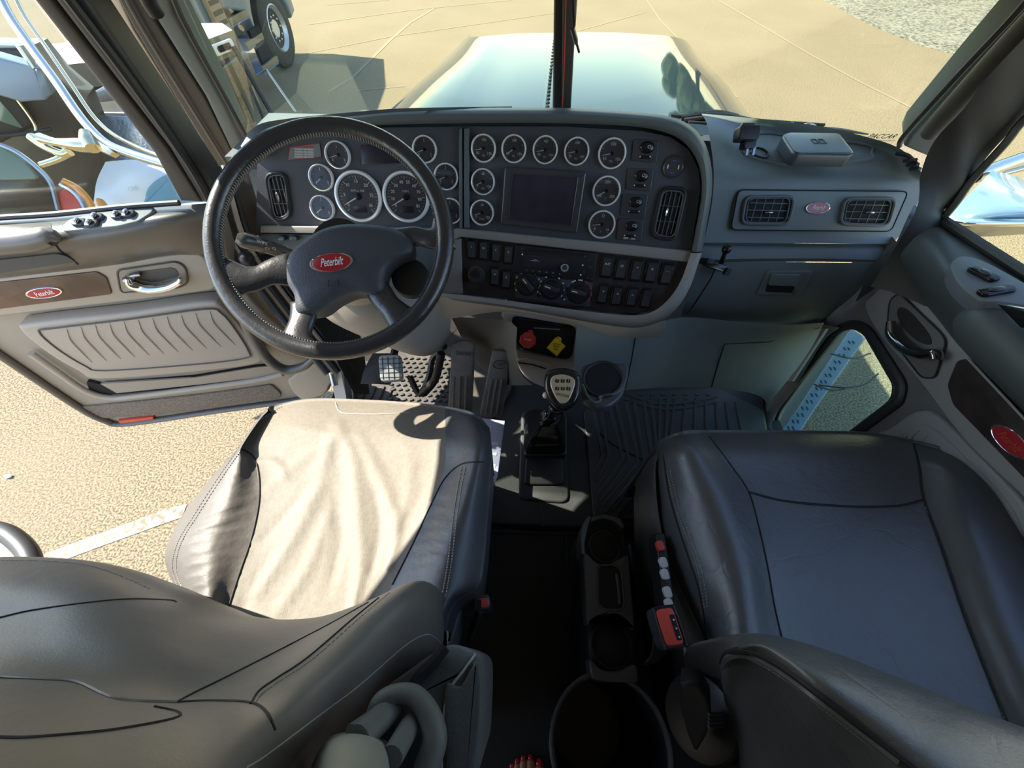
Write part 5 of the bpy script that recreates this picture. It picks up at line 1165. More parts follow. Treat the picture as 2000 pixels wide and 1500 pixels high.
# =================================================================== SEATS
def cushion(rows, zc, dz, nu=5, nv=5, drop=.2):
    """rows of photo points at given heights -> grid with skirts"""
    out = []
    for r, dd_ in zip(rows, dz):
        w_ = [Z(x, y, z+dd_) for (x, y), z in zip(r, zc)]
        w_ = [w_[0]+Vector((.0, 0, -drop))]+[w_[0]+Vector((-.004, 0, -.03))]+w_+[w_[-1]+Vector((.004, 0, -.03))]+[w_[-1]+Vector((0, 0, -drop))]
        out.append(w_)
    top = [p+Vector((0, .012, -.04)) for p in out[0]]; bot = [Vector((p.x, p.y+.01, min(p.z, out[0][0].z+.0)-.12)) for p in out[0]]
    out = [bot, top]+out
    return netgrid(out, nu, nv)
def project(p):
    v = p-CAM; z = v.dot(FWD); return 1000+FPX*v.dot(RGT)/z, 750-FPX*v.dot(UPV)/z
def folds(g, L, fade=0):
    '''raise (or sink) soft folds along photo-traced lines'''
    H = []
    for l, w_, h in L:
        H.append(([Vector(q) for q in smo(l, 6, False)], w_, h))
    for i in range(1, len(g)-1):
        for j in range(1, len(g[0])-1):
            p = g[i][j]; x, y = project(p); q = Vector((x, y)); dz = 0
            for l, w_, h in H:
                b = 1e9; n = len(l)
                for k in range(n-1):
                    a, c = l[k], l[k+1]; t = max(0, min(1, (q-a).dot(c-a)/max((c-a).length_squared, 1e-6)))
                    d = (q-(a+(c-a)*t)).length
                    e = (k+t)/(n-1); d2 = d/max(.25, math.sin(math.pi*min(max(e, .08), .92))**.5)
                    b = min(b, d2)
                if b < w_*3: dz += h*.75*math.exp(-(b/w_)**2)
            if dz: p.z += dz
    return g
def cutgrid(g, a, b): return [r[a:b+1] for r in g]
ds = thing('driver_seat', 'driver seat with sunlit cream centre, dark side bolsters and a black leather backrest', 'seat', (-.33, .2, 0))
R0 = [
 [(503, 822), (512, 812), (520, 806), (530, 800), (600, 786), (700, 787), (800, 793), (870, 801), (925, 815), (952, 838)],
 [(467, 872), (470, 871), (474, 869), (480, 866), (580, 838), (680, 838), (780, 842), (870, 852), (935, 862), (957, 878)],
 [(400, 948), (428, 922), (466, 902), (496, 896), (575, 900), (670, 902), (770, 905), (868, 912), (925, 925), (953, 945)],
 [(352, 1015), (382, 1005), (440, 985), (506, 965), (590, 975), (680, 980), (760, 985), (842, 985), (905, 1000), (947, 1020)],
 [(323, 1085), (350, 1070), (410, 1055), (493, 1040), (580, 1050), (670, 1055), (745, 1060), (806, 1062), (880, 1080), (940, 1092)],
 [(345, 1150), (362, 1142), (405, 1130), (468, 1120), (560, 1130), (650, 1135), (720, 1135), (770, 1135), (865, 1148), (928, 1145)],
 [(372, 1195), (385, 1196), (410, 1198), (441, 1202), (540, 1215), (640, 1215), (705, 1210), (745, 1200), (862, 1180), (885, 1178)],
 [(380, 1260), (390, 1260), (410, 1265), (436, 1270), (530, 1275), (630, 1275), (690, 1270), (730, 1265), (840, 1230), (865, 1230)]]
gd = cushion(R0, [.44, .495, .515, .492, .487, .485, .487, .497, .545, .50], [-.035, .0, .0, 0, 0, 0, 0, 0], 10, 9)
folds(gd, [([(660, 830), (690, 900), (700, 1000), (705, 1100), (690, 1190)], 16, .006), ([(650, 850), (620, 950), (560, 1060), (500, 1160)], 16, .006), ([(700, 850), (740, 930), (775, 1030), (760, 1110)], 12, .005),
 ([(590, 1000), (540, 1080), (470, 1190)], 9, -.004), ([(640, 1010), (600, 1110), (540, 1200)], 10, .004), ([(655, 960), (665, 1050), (640, 1160)], 8, -.004), ([(735, 960), (742, 1040), (725, 1120)], 8, -.004),
 ([(520, 960), (600, 890), (660, 860)], 9, .003), ([(510, 1060), (600, 960), (650, 900)], 8, -.003), ([(560, 830), (640, 845)], 6, .002),
 ([(500, 900), (540, 905), (560, 940)], 8, .004), ([(800, 870), (800, 960), (770, 1040)], 9, .003)]
 + [([(352+12*k*.2, 1010+22*k), (420, 990+22*k), (492, 960+26*k)], 4.0, -.0016-.0012*(k%3)) for k in range(0, 8)] + [([(425+3*k, 945+20*k*.4), (470, 915+18*k), (500, 905+18*k)], 4, -.002) for k in range(4)]
 + [([(840-6*k, 985+24*k), (862-5*k, 978+24*k), (884-3*k, 982+24*k)], 4.5, -.0025) for k in range(7)])
nv = 9
ia, ib = 5*nv, 9*nv       # column indices: 2 skirt columns precede
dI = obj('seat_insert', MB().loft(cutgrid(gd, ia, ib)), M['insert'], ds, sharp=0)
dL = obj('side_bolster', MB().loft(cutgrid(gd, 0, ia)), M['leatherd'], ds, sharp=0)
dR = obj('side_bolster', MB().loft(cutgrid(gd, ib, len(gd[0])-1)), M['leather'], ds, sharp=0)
T = bvh(dI, dL, dR)
def seam(parent, l, m_='seam', r=.0015, lift=.0005, n=5, T_=None):
    l2 = smo(l, n, False) if n else l
    P = hits(T_ or T, l2, lift)
    if len(P) > 2: return obj('seam', MB().tube(P, r, 6), M[m_], parent)
def stitches(parent, l, T_=None, step=4, m_='stitch', r=.0011, lift=.001):
    l2 = smo(l, 12, False); mb = MB(); acc = 0; prev = Vector(l2[0]); pts = [prev]
    for q in l2[1:]:
        q = Vector(q)
        if (q-prev).length > step: pts.append(q); prev = q
    for i in range(0, len(pts)-1):
        a, b = pts[i], pts[i].lerp(pts[i+1], .6)
        P = hits(T_ or T, [tuple(a), tuple(b)], lift)
        if len(P) == 2 and (P[0]-P[1]).length < .03: mb.tube(P, r, 4)
    if mb.V: o = obj('stitching', mb, M[m_], parent); o['kind'] = 'stuff'; return o
seam(ds, [(466, 874), (498, 896), (507, 965), (493, 1045), (466, 1125), (441, 1203)])
seam(ds, [(945, 902), (902, 906), (868, 935), (842, 985), (806, 1062), (766, 1142)])
seam(ds, [(655, 786), (662, 802), (680, 808), (740, 809), (800, 806)], 'stitch', .0016)
for dx in (0, 7):
    stitches(ds, [(462+dx, 882), (425+dx, 935), (380+dx, 1005), (347+dx, 1060), (337+dx, 1110), (352+dx, 1155), (372+dx, 1190)])
    stitches(ds, [(902+dx, 912), (893+dx, 960), (884+dx, 1020), (876+dx, 1090), (866+dx, 1150), (860+dx, 1176)])
stitches(ds, [(505, 822), (540, 800), (556, 792)])
obj('seat_base', MB().plate([Vector(p) for p in [(-.52, -.12, .34), (-.13, -.12, .34), (-.13, .40, .34), (-.52, .40, .34)]], (0, 0, 1), .34, .03), M['rubberd'], ds)
# backrest
RB = [
 [(-110, 1095, .70), (40, 1090, .70), (180, 1104, .70), (320, 1160, .68), (460, 1209, .65), (600, 1211, .645), (715, 1175, .68), (800, 1138, .70), (845, 1150, .66), (864, 1185, .56), (858, 1235, .42)],
 [(-110, 1150, .765), (40, 1140, .765), (180, 1150, .76), (315, 1188, .735), (450, 1235, .70), (585, 1240, .70), (685, 1207, .735), (780, 1170, .74), (838, 1200, .68), (866, 1235, .56), (862, 1280, .40)],
 [(-110, 1230, .80), (40, 1220, .80), (170, 1222, .80), (290, 1250, .785), (410, 1295, .76), (520, 1300, .76), (620, 1270, .785), (720, 1240, .775), (800, 1265, .70), (842, 1290, .58), (850, 1330, .40)],
 [(-110, 1320, .84), (30, 1310, .84), (150, 1320, .835), (250, 1340, .83), (350, 1365, .81), (430, 1365, .81), (525, 1355, .83), (640, 1320, .82), (720, 1340, .74), (775, 1370, .60), (800, 1400, .42)],
 [(-110, 1400, .90), (30, 1395, .90), (140, 1400, .90), (240, 1402, .89), (340, 1412, .875), (420, 1412, .87), (500, 1405, .88), (575, 1405, .85), (640, 1425, .77), (690, 1460, .62), (720, 1500, .44)],
 [(-110, 1500, .96), (20, 1500, .96), (120, 1500, .96), (210, 1500, .95), (300, 1500, .94), (380, 1500, .93), (440, 1495, .92), (500, 1490, .885), (545, 1515, .80), (590, 1560, .64), (620, 1600, .45)],
 [(-110, 1650, 1.0), (20, 1650, 1.0), (110, 1650, 1.0), (190, 1650, .99), (270, 1650, .98), (340, 1650, .97), (390, 1650, .95), (430, 1660, .90), (460, 1690, .80), (480, 1720, .64), (500, 1760, .45)]]
gb_ = [[Z(x, y, z) for x, y, z in r] for r in RB]
# the face rolls over forward and down to meet the cushion
first = [p+Vector((0, .0, -.14)) for p in gb_[0]]; second = [p+Vector((0, .006, -.05)) for p in gb_[0]]
gb_ = netgrid([first, second]+gb_, 6, 6)
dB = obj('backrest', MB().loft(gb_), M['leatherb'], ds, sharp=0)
T = bvh(dB)
seam(dB, [(-5, 1207), (60, 1192), (160, 1178), (250, 1170), (330, 1172), (345, 1176)], r=.0009)
seam(dB, [(720, 1176), (650, 1215), (560, 1262), (450, 1318), (380, 1352), (345, 1371)], r=.0009)
seam(dB, [(752, 1158), (690, 1208), (600, 1285), (540, 1325), (505, 1350), (490, 1374)], r=.0011)
stitches(dB, [(760, 1158), (698, 1210), (608, 1288), (548, 1328), (513, 1353), (498, 1374)], r=.0006)
seam(dB, [(345, 1371), (420, 1368), (490, 1372), (520, 1390), (538, 1425)], r=.001)
seam(dB, [(-5, 1440), (60, 1440), (200, 1428), (300, 1412), (348, 1400), (345, 1390), (300, 1380)], r=.0011)
seam(dB, [(-5, 1322), (80, 1326), (150, 1332), (230, 1365), (345, 1371)], 'leatherb', .0014)
stitches(dB, [(-5, 1094), (100, 1096), (180, 1106), (250, 1130), (300, 1154)], step=6, r=.0007)
seam(dB, [(865, 1262), (850, 1246), (830, 1240), (790, 1262), (700, 1340), (620, 1400), (520, 1475), (480, 1500)], 'stitch', .0007)
# armrest folded up beside the backrest
arm = obj('armrest', MB().plate([Z(x, y, .74) for x, y in smo([(742, 1352), (790, 1310), (868, 1260), (912, 1268), (936, 1290), (940, 1340), (936, 1430), (925, 1540), (880, 1600), (800, 1600), (790, 1480), (770, 1400)], 4)], (0, 0, 1), .30, .022), M['suede'], ds)
obj('armrest_side', MB().plate([Z(x, y, .745) for x, y in smo([(868, 1350), (900, 1340), (930, 1292), (938, 1340), (934, 1440), (915, 1560), (880, 1560)], 4)], (0, 0, 1), .01, .004), M['suede'], arm)
T = bvh(arm)
seam(arm, [(928, 1278), (905, 1310), (880, 1345), (866, 1400), (862, 1500)], 'stitch', .0014, .002, T_=T)
obj('hinge_slot', MB().tube([Z(x, y, .745) for x, y in [(870, 1264), (845, 1295), (815, 1325), (810, 1340)]], .006, 8, 4), M['hole'], arm)
adj_ = obj('armrest_hinge', MB().tube([Z(x, y, .80) for x, y in [(728, 1400), (742, 1372), (770, 1356), (806, 1358), (832, 1385), (846, 1420), (848, 1450), (836, 1490), (818, 1540)]], [.007, .008, .008, .009, .010, .011, .011, .011], 14, 5), M['adj'], ds)
obj('hinge_inner', MB().plate([Z(x, y, .775) for x, y in smo([(735, 1390), (772, 1370), (812, 1375), (836, 1420), (830, 1480), (800, 1540), (700, 1540), (710, 1440)], 4)], (0, 0, 1), .03, .006), M['hole'], adj_)
for a, b, r in (((768, 1380), (700, 1445), .011), ((808, 1405), (765, 1480), .009), ((745, 1385), (685, 1428), .005)):
    obj('hinge_rod', MB().tube([Z(*a, .79), Z(*b, .83)], r, 14), M['adj'], adj_)
cap = MB().loft(netgrid([[Z(x, y, z) for x, y, z in r] for r in ([(600, 1520, .70), (618, 1475, .78), (650, 1436, .80), (705, 1430, .80), (752, 1446, .78), (775, 1478, .70), (780, 1530, .62)], [(596, 1530, .72), (622, 1490, .84), (655, 1455, .87), (700, 1447, .875), (742, 1462, .86), (765, 1495, .80), (778, 1540, .64)], [(590, 1580, .80), (625, 1560, .90), (660, 1545, .92), (700, 1545, .92), (740, 1550, .90), (765, 1570, .84), (780, 1580, .68)], [(585, 1660, .84), (625, 1650, .92), (660, 1650, .94), (700, 1650, .94), (740, 1650, .92), (765, 1650, .86), (780, 1650, .70)])], 5, 5))
obj('lever_cap', cap, M['adjl'], ds, sharp=0)
obj('hinge_bracket', MB().plate([Z(x, y, .40) for x, y in [(862, 1176), (895, 1172), (902, 1192), (880, 1262), (872, 1262), (868, 1200)]], (0, 0, 1), .12, .01), M['adj'], ds)
obj('side_bracket', MB().plate([Z(x, y, .36) for x, y in [(330, 1165), (372, 1172), (372, 1215), (322, 1190)]], (0, 0, 1), .12, .01), M['pillard'], ds)
# driver belt buckle
bk = obj('buckle', MB().box(Z(941, 1176, .42), (1, .15, 0), (-.15, 1, 0), (0, 0, 1), .030, .024, .07, .004), M['device'], ds)
obj('release_button', MB().box(Z(944, 1177, .424), (1, .15, 0), (-.15, 1, 0), (0, 0, 1), .020, .016, .01, .003), M['bred'], bk)
obj('tongue_slot', MB().box(Z(937, 1180, .4255), (1, .15, 0), (-.15, 1, 0), (0, 0, 1), .006, .014, .003), M['hole'], bk)
obj('belt_strap', MB().tube([Z(939, 1180, .40), Z(932, 1205, .33), Z(918, 1240, .22)], .018, 10, 4, flat=.35), M['belt'], ds)

# passenger seat
ps = thing('passenger_seat', 'black creased leather passenger seat with a red buckle and white switches at its side', 'seat', (.56, .2, 0))
R1_ = [
 [(1283, 892), (1292, 866), (1335, 850), (1385, 847), (1500, 847), (1600, 848), (1700, 851), (1785, 866), (1850, 885), (1920, 915), (1985, 955)],
 [(1282, 915), (1298, 890), (1345, 872), (1400, 880), (1500, 880), (1600, 880), (1700, 882), (1790, 892), (1862, 915), (1945, 960), (2030, 1010)],
 [(1284, 960), (1308, 935), (1365, 915), (1435, 925), (1520, 930), (1610, 932), (1710, 932), (1798, 932), (1880, 965), (1985, 1020), (2080, 1080)],
 [(1288, 1020), (1322, 995), (1395, 975), (1462, 968), (1540, 978), (1630, 986), (1720, 988), (1804, 976), (1900, 1020), (2020, 1090), (2110, 1150)],
 [(1305, 1080), (1342, 1065), (1420, 1040), (1484, 1025), (1560, 1040), (1650, 1050), (1750, 1050), (1830, 1045), (1925, 1090), (2060, 1160), (2150, 1230)],
 [(1330, 1140), (1362, 1130), (1440, 1105), (1500, 1095), (1580, 1110), (1680, 1120), (1780, 1125), (1855, 1120), (1955, 1170), (2100, 1240), (2200, 1310)],
 [(1360, 1200), (1385, 1195), (1450, 1180), (1512, 1170), (1600, 1190), (1700, 1210), (1810, 1215), (1888, 1210), (1990, 1260), (2140, 1330), (2240, 1400)],
 [(1385, 1270), (1400, 1280), (1460, 1270), (1530, 1255), (1620, 1290), (1730, 1320), (1840, 1330), (1930, 1320), (2040, 1370), (2180, 1430), (2280, 1500)],
 [(1410, 1400), (1430, 1410), (1490, 1420), (1560, 1430), (1660, 1440), (1780, 1450), (1890, 1450), (1990, 1450), (2100, 1480), (2230, 1540), (2330, 1600)]]
gp = cushion(R1_, [.42, .48, .535, .50, .487, .485, .487, .495, .525, .51, .44], [-.045, .0, .0, 0, 0, 0, 0, 0, 0])
cI = obj('seat_insert', MB().loft(cutgrid(gp, 25, 45)), M['leatherw'], ps, sharp=0)
cL = obj('side_bolster', MB().loft(cutgrid(gp, 0, 25)), M['leatherw'], ps, sharp=0)
cR = obj('side_bolster', MB().loft(cutgrid(gp, 45, len(gp[0])-1)), M['leather'], ps, sharp=0)
T = bvh(cI, cL, cR)
seam(ps, [(1385, 852), (1425, 905), (1462, 960), (1480, 1020), (1500, 1110), (1512, 1180), (1528, 1250)])
seam(ps, [(1785, 868), (1796, 915), (1805, 976), (1840, 1070), (1880, 1190), (1930, 1320), (1975, 1430)], r=.0022)
seam(ps, [(1462, 961), (1530, 978), (1620, 987), (1700, 990), (1760, 987), (1804, 976)], r=.0024)
seam(ps, [(1296, 890), (1306, 960), (1325, 1030), (1345, 1090), (1362, 1140), (1375, 1200), (1380, 1255)], r=.002)
stitches(ps, [(1302, 920), (1318, 985), (1340, 1045), (1360, 1100), (1370, 1150), (1376, 1190)])
stitches(ps, [(1309, 918), (1325, 983), (1347, 1043), (1367, 1098), (1377, 1148), (1382, 1188)])
stitches(ps, [(1808, 990), (1842, 1075), (1882, 1195), (1932, 1325), (1975, 1435)], step=7)
obj('side_shell', MB().loft(netgrid([[Z(x, y, z) for x, y, z in r] for r in ([(1283, 890, .44), (1280, 930, .44), (1286, 1000, .44), (1302, 1080, .43), (1330, 1150, .42), (1362, 1215, .42), (1392, 1290, .42)], [(1280, 900, .38), (1279, 940, .38), (1286, 1010, .38), (1300, 1090, .37), (1322, 1160, .36), (1345, 1225, .34), (1370, 1300, .34)], [(1290, 900, .22), (1290, 940, .22), (1294, 1010, .22), (1304, 1090, .20), (1318, 1160, .20), (1335, 1225, .2), (1350, 1300, .2)])], 4, 4)), M['suede'], ps, sharp=0)
obj('seat_base', MB().plate([Vector(p) for p in [(.36, -.12, .34), (.82, -.12, .34), (.82, .36, .34), (.36, .36, .34)]], (0, 0, 1), .34, .03), M['rubberd'], ps)
obj('welt', MB().tube([Z(x, y, .445) for x, y in [(1297, 905), (1300, 960), (1310, 1020), (1330, 1085), (1352, 1150), (1372, 1200)]], .0022, 6, 4), M['stitch'], ps)
# backrest of the passenger seat
RP = [
 [(1412, 1330, .50), (1409, 1290, .60), (1428, 1258, .68), (1470, 1243, .72), (1530, 1246, .73), (1620, 1272, .74), (1720, 1310, .745), (1820, 1350, .75), (1920, 1392, .75), (2040, 1440, .75), (2160, 1500, .75)],
 [(1412, 1350, .48), (1410, 1310, .58), (1432, 1275, .69), (1475, 1258, .745), (1535, 1265, .76), (1620, 1300, .775), (1710, 1340, .78), (1800, 1385, .785), (1900, 1430, .79), (2010, 1490, .79), (2130, 1560, .79)],
 [(1416, 1380, .46), (1414, 1335, .57), (1440, 1290, .67), (1480, 1278, .73), (1530, 1296, .765), (1600, 1345, .79), (1680, 1400, .80), (1760, 1455, .81), (1850, 1515, .82), (1950, 1590, .83), (2080, 1660, .83)],
 [(1430, 1440, .44), (1430, 1390, .52), (1450, 1350, .60), (1485, 1340, .66), (1530, 1360, .70), (1590, 1410, .74), (1660, 1465, .76), (1730, 1520, .78), (1810, 1590, .80), (1900, 1660, .80), (2000, 1740, .80)],
 [(1445, 1540, .42), (1445, 1490, .48), (1465, 1450, .54), (1495, 1440, .58), (1535, 1455, .62), (1590, 1490, .66), (1650, 1540, .69), (1710, 1600, .72), (1780, 1670, .74), (1860, 1740, .74), (1960, 1820, .74)],
 [(1450, 1650, .40), (1450, 1620, .44), (1470, 1590, .48), (1500, 1580, .52), (1540, 1590, .55), (1590, 1620, .58), (1650, 1670, .60), (1710, 1730, .62), (1780, 1790, .64), (1850, 1860, .64), (1950, 1940, .64)]]
gq = [[Z(x, y, z) for x, y, z in r] for r in RP]
gq = netgrid([[p+Vector((0, 0, -.14)) for p in gq[0]], [p+Vector((0, .004, -.04)) for p in gq[0]]]+gq, 6, 6)
pB = obj('backrest', MB().loft(gq), M['leatherw'], ps, sharp=0); T = bvh(pB)
seam(pB, [(1409, 1296), (1418, 1278), (1445, 1270), (1478, 1277), (1530, 1305), (1600, 1357), (1680, 1418), (1760, 1480), (1800, 1510)], r=.0035, lift=.001)
seam(pB, [(1412, 1304), (1422, 1286), (1446, 1278), (1474, 1285), (1526, 1314), (1596, 1367), (1676, 1428), (1756, 1490)], 'leatherw', .004, .002)
stitches(pB, [(1414, 1310), (1425, 1292), (1448, 1284), (1474, 1292), (1524, 1321), (1594, 1374), (1674, 1436), (1750, 1494)], step=6)
# recliner knob
kc = D(1372, 1400, .62); kn_ = (D(1300, 1392, .55)-kc).normalized()
kn2 = Vector((-1, .1, .55)).normalized()
rk = obj('recline_knob', MB().lathe(kc, kn2, [(.056, -.02), (.060, .0), (.056, .010), (.045, .013), (.0001, .014)], 36, sy=1.2), M['black'], ps)
kg = [D(x, y, d) for x, y, d in [(1328, 1336, .55), (1345, 1333, .548), (1366, 1340, .545), (1386, 1372, .54), (1389, 1405, .542), (1380, 1440, .55), (1362, 1470, .56), (1354, 1466, .56), (1342, 1436, .56), (1330, 1390, .56)]]
obj('knob_grip', MB().plate(kg, -FWD+Vector((-.5, 0, 0)), .035, .006), M['black'], rk)
for k in range(4): obj('knob_rib', MB().tube([D(1384, 1395+8*k, .542), D(1412, 1394+8*k, .56)], .0022, 6), M['device'], rk)
obj('height_rod', MB().tube([D(1336, 1262, .74), D(1350, 1330, .70)], .004, 8), M['steel'], ps)
obj('trim_bolt', MB().ball(D(1297, 1336, .95), .008, seg=10), M['steel'], ps)
# seat switches : one red, four white rockers on the side panel
obj('switch_panel', MB().plate([Z(x, y, .455) for x, y in [(1280, 1040), (1300, 1040), (1322, 1195), (1298, 1200)]], (0, 0, 1), .05, .006), M['black'], ps)
for i, (x, y) in enumerate([(1291, 1065), (1297, 1098), (1300, 1121), (1305, 1156), (1308, 1180)]):
    b_ = obj('seat_switch', MB().box(Z(x, y, .462), (1, .15, 0), (-.15, 1, 0), (0, 0, 1), .014, .019, .012, .003), M['bred' if i == 0 else 'sw'], ps)
    if i == 0: b_['label'] = 'red rocker'
# passenger buckle
U = Vector((1, .18, .1)).normalized(); V = Vector((-.22, 1, 0)).normalized(); N_ = U.cross(V).normalized(); V = N_.cross(U)
bo = Z(1307, 1224, .50)
bk = obj('buckle', MB().box(bo, U, V, N_, .040, .062, .055, .006), M['device'], ps)
obj('release_button', MB().box(bo+N_*.004, U, V, N_, .030, .052, .01, .004), M['bred'], bk)
obj('tongue_slot', MB().box(bo+N_*.0055+U*.009-V*.002, U, V, N_, .008, .036, .003, .001), M['hole'], bk)
for k in range(3): obj('slot_pin', MB().ball(bo+N_*.0065+U*.009+V*(-.016+.012*k), .0016, seg=8), M['sw'], bk)
obj('buckle_rim', MB().tube([bo+N_*.001+U*a+V*b for a, b in ((-.018, -.029), (.018, -.029), (.018, .029), (-.018, .029))], .0025, 6, closed=True), M['black'], bk)
obj('belt_strap', MB().tube([bo-N_*.04, bo-N_*.10-V*.03, bo-N_*.22-V*.05], .022, 10, 4, flat=.25), M['belt'], ps)

# =================================================================== FLOOR ITEMS
# driver mat with cleats
F0 = HZ(.045)
def mat_thing(label, out, z, m_, loc):
    t = thing('floor_mat', label, 'floor mat', loc); F = HZ(z)
    b_ = obj('mat_base', MB().plate(F.pts(out), (0, 0, 1), .010, .003), M[m_], t); return t, F
t, F = mat_thing('dusty black rubber floor mat with square cleats in the driver footwell', rnd([(690, 800), (740, 672), (990, 672), (1000, 760), (960, 820), (690, 840)], 10), .048, 'matd', Z(830, 750, .04))
t2 = Plane(Z(800, 730, .05), (0, -.25, 1))
mb = MB(); sd = []
a0, b0 = F.P(770, 690, .002), F.P(870, 790, .002)
xs = [F.P(745+0*i, 740) for i in range(1)]
q0 = F.P(768, 785, .0015)
cnt = 0
for i in range(-1, 9):
    for j in range(0, 11):
        c = q0+Vector((.026*i+(.013 if j % 2 else 0), .022*j-.01, 0)); px = None
        if cnt < 100:
            obj('cleat', MB().box(c+Vector((0, 0, .004)), (1, .4, 0), (-.4, 1, 0), (0, 0, 1), .013, .009, .004, .001), M['mat'], t); cnt += 1
for k in range(4):
    x = 700+17*k
    obj('mat_rib', MB().tube([F.P(x, 790, .002), F.P(x+14, 755, .002)], .010, 8, flat=.5), M['matd'], t)
obj('foot_rest', MB().loft(netgrid([[D(x, y, d) for x, y, d in r] for r in ([(728, 690, 1.2), (750, 690, 1.2), (770, 690, 1.2)], [(712, 720, 1.16), (745, 720, 1.15), (775, 722, 1.16)], [(704, 750, 1.13), (735, 750, 1.12), (762, 752, 1.13)])], 3, 3)), M['matd'], t)
# passenger mat with chevron ribs
t, F = mat_thing('black rubber floor mat with chevron ribs in the passenger footwell', rnd([(1140, 800), (1215, 765), (1400, 757), (1490, 800), (1500, 860), (1330, 1010), (1160, 1015), (1150, 900)], 10), .046, 'mat', Z(1290, 880, .04))
for (a, b, c) in (((1161, 800), (1176, 889), (1160, 925)), ((1192, 791), (1216, 896), (1165, 965)), ((1225, 785), (1246, 902), (1175, 988)), ((1258, 780), (1275, 908), (1196, 995)), ((1290, 778), (1282, 960), (1225, 998))):
    obj('mat_rib', MB().tube([F.P(*a, .001), F.P(*b, .001), F.P(*c, .001)], .006, 8, flat=.6), M['mat'], t)
    obj('mat_rib', MB().tube([F.P(a[0]+14, a[1], .001), F.P(b[0]+12, b[1]+3, .001), F.P(c[0]+6, c[1]+14, .001)], .006, 8, flat=.6), M['mat'], t)
for k in range(7):
    obj('mat_rib', MB().tube([F.P(1318+20*k, 785, .001), F.P(1308+24*k, 862, .001)], .005, 8, flat=.6), M['mat'], t)
for k in range(2):
    obj('mat_rib', MB().tube([F.P(x, y+10*k, .001) for x, y in [(1215, 768), (1300, 790), (1400, 775)]], .005, 8, 4, flat=.6), M['mat'], t)
obj('mat_seam', MB().tube([F.P(x, y, .001) for x, y in [(1165, 840), (1200, 870), (1260, 900), (1300, 920)]], .003, 6, 5), M['hole'], t)
for j in range(3):
    for i in range(8): obj('cleat', MB().box(F.P(1230+22*i, 770+8*j, .003), (1, .3, 0), (-.3, 1, 0), (0, 0, 1), .014, .008, .003, .001), M['mat'], t)
# pedals
def pedal(name, label, out, d0, d1, m_, marks=None):
    t = thing(name, label, 'pedal', D(out[0][0], out[0][1]+30, 1.3))
    P = [D(x, y, d0+(d1-d0)*(y-min(o[1] for o in out))/(max(o[1] for o in out)-min(o[1] for o in out))) for x, y in out]
    n = (P[1]-P[0]).cross(P[-1]-P[0]).normalized(); n = n if n.dot(CAM-P[0]) > 0 else -n
    pd = obj('pad', MB().plate(P, n, .014, .004), M[m_], t); return t, pd, P, n
t, pd, P, n = pedal('clutch_pedal', 'small grey square clutch pedal pad with a grid of grooves', rnd([(738, 694), (782, 692), (786, 742), (742, 745)], 9), 1.06, 1.04, 'pedalg')
pp_ = Plane(P[0], n)
for k in range(4): obj('pad_groove', MB().tube([pp_.P(746+11*k, 697, .0005), pp_.P(749+10.5*k, 741, .0005)], .0009, 5), M['black'], pd)
for k in range(5): obj('pad_groove', MB().tube([pp_.P(740, 702+9*k, .0005), pp_.P(784, 700+9*k, .0005)], .0008, 5), M['black'], pd)
obj('pedal_arm', MB().tube([D(760, 735, 1.07), D(770, 690, 1.15), D(780, 650, 1.2)], .012, 8), M['black'], t)
t, pd, P, n = pedal('brake_pedal', 'long dusty rubber pedal pad in the middle of the footwell', rnd([(882, 672), (905, 664), (926, 672), (924, 740), (920, 812), (874, 812), (878, 740)], 7), 1.02, 1.10, 'pedal')
pp_ = Plane(P[0], n); 
for k in range(3): obj('pad_rib', MB().tube([pp_.P(886+k*12, 735, .001), pp_.P(884+k*12, 806, .001)], .003, 6, flat=.5), M['pedal'], pd)
text('pad_mark', 'DANA', pp_.P(905, 691, .001), pp_.u, pp_.v, .014, M['black'], pd)
obj('pedal_arm', MB().tube([D(862, 690, 1.08), D(850, 740, 1.14), D(828, 765, 1.2)], [.012, .012, .016], 10, 4), M['black'], t)
obj('pedal_linkage', MB().tube([D(868, 676, 1.1), D(845, 700, 1.18), D(838, 735, 1.2), D(820, 770, 1.24), D(800, 735, 1.24)], .010, 8, 4), M['black'], t)
t, pd, P, n = pedal('accelerator_pedal', 'long black accelerator pedal pad with an oval mark, nearest the tunnel', rnd([(962, 684), (996, 688), (992, 740), (980, 818), (936, 812), (950, 740)], 6), 1.02, 1.10, 'pedal')
pp_ = Plane(P[0], n)
obj('pad_mark', MB().tube([pp_.P(x, y, .001) for x, y in ell(976, 712, 13, 8)], .0011, 5, closed=True), M['black'], pd)
text('pad_mark', 'KB', pp_.P(976, 712, .001), pp_.u, pp_.v, .011, M['black'], pd)
for k in range(3): obj('pad_rib', MB().tube([pp_.P(960+k*10, 740, .001), pp_.P(948+k*11, 808, .001)], .003, 6, flat=.5), M['pedal'], pd)
# booklet beside the driver seat
bl = thing('booklet', 'pale blue and white printed booklet wedged between driver seat and tunnel', 'booklet', Z(965, 870, .04))
BP_ = Plane(Z(965, 870, .16), (.35, 0, 1))
obj('cover', MB().plate(BP_.pts([(925, 815), (986, 822), (972, 930), (958, 966), (940, 966)]), BP_.n, .006, .001), M['booklet'], bl)
obj('picture', MB().plate(BP_.pts([(932, 828), (960, 832), (957, 850), (930, 848)], .0008), BP_.n, .001), M['paper'], bl)
for y in (862, 882, 905, 930): obj('text_block', MB().plate(BP_.pts([(946, y), (974-(y-860)*.12, y+2), (972-(y-860)*.12, y+8), (946, y+6)], .0008), BP_.n, .001), M['paper'], bl)
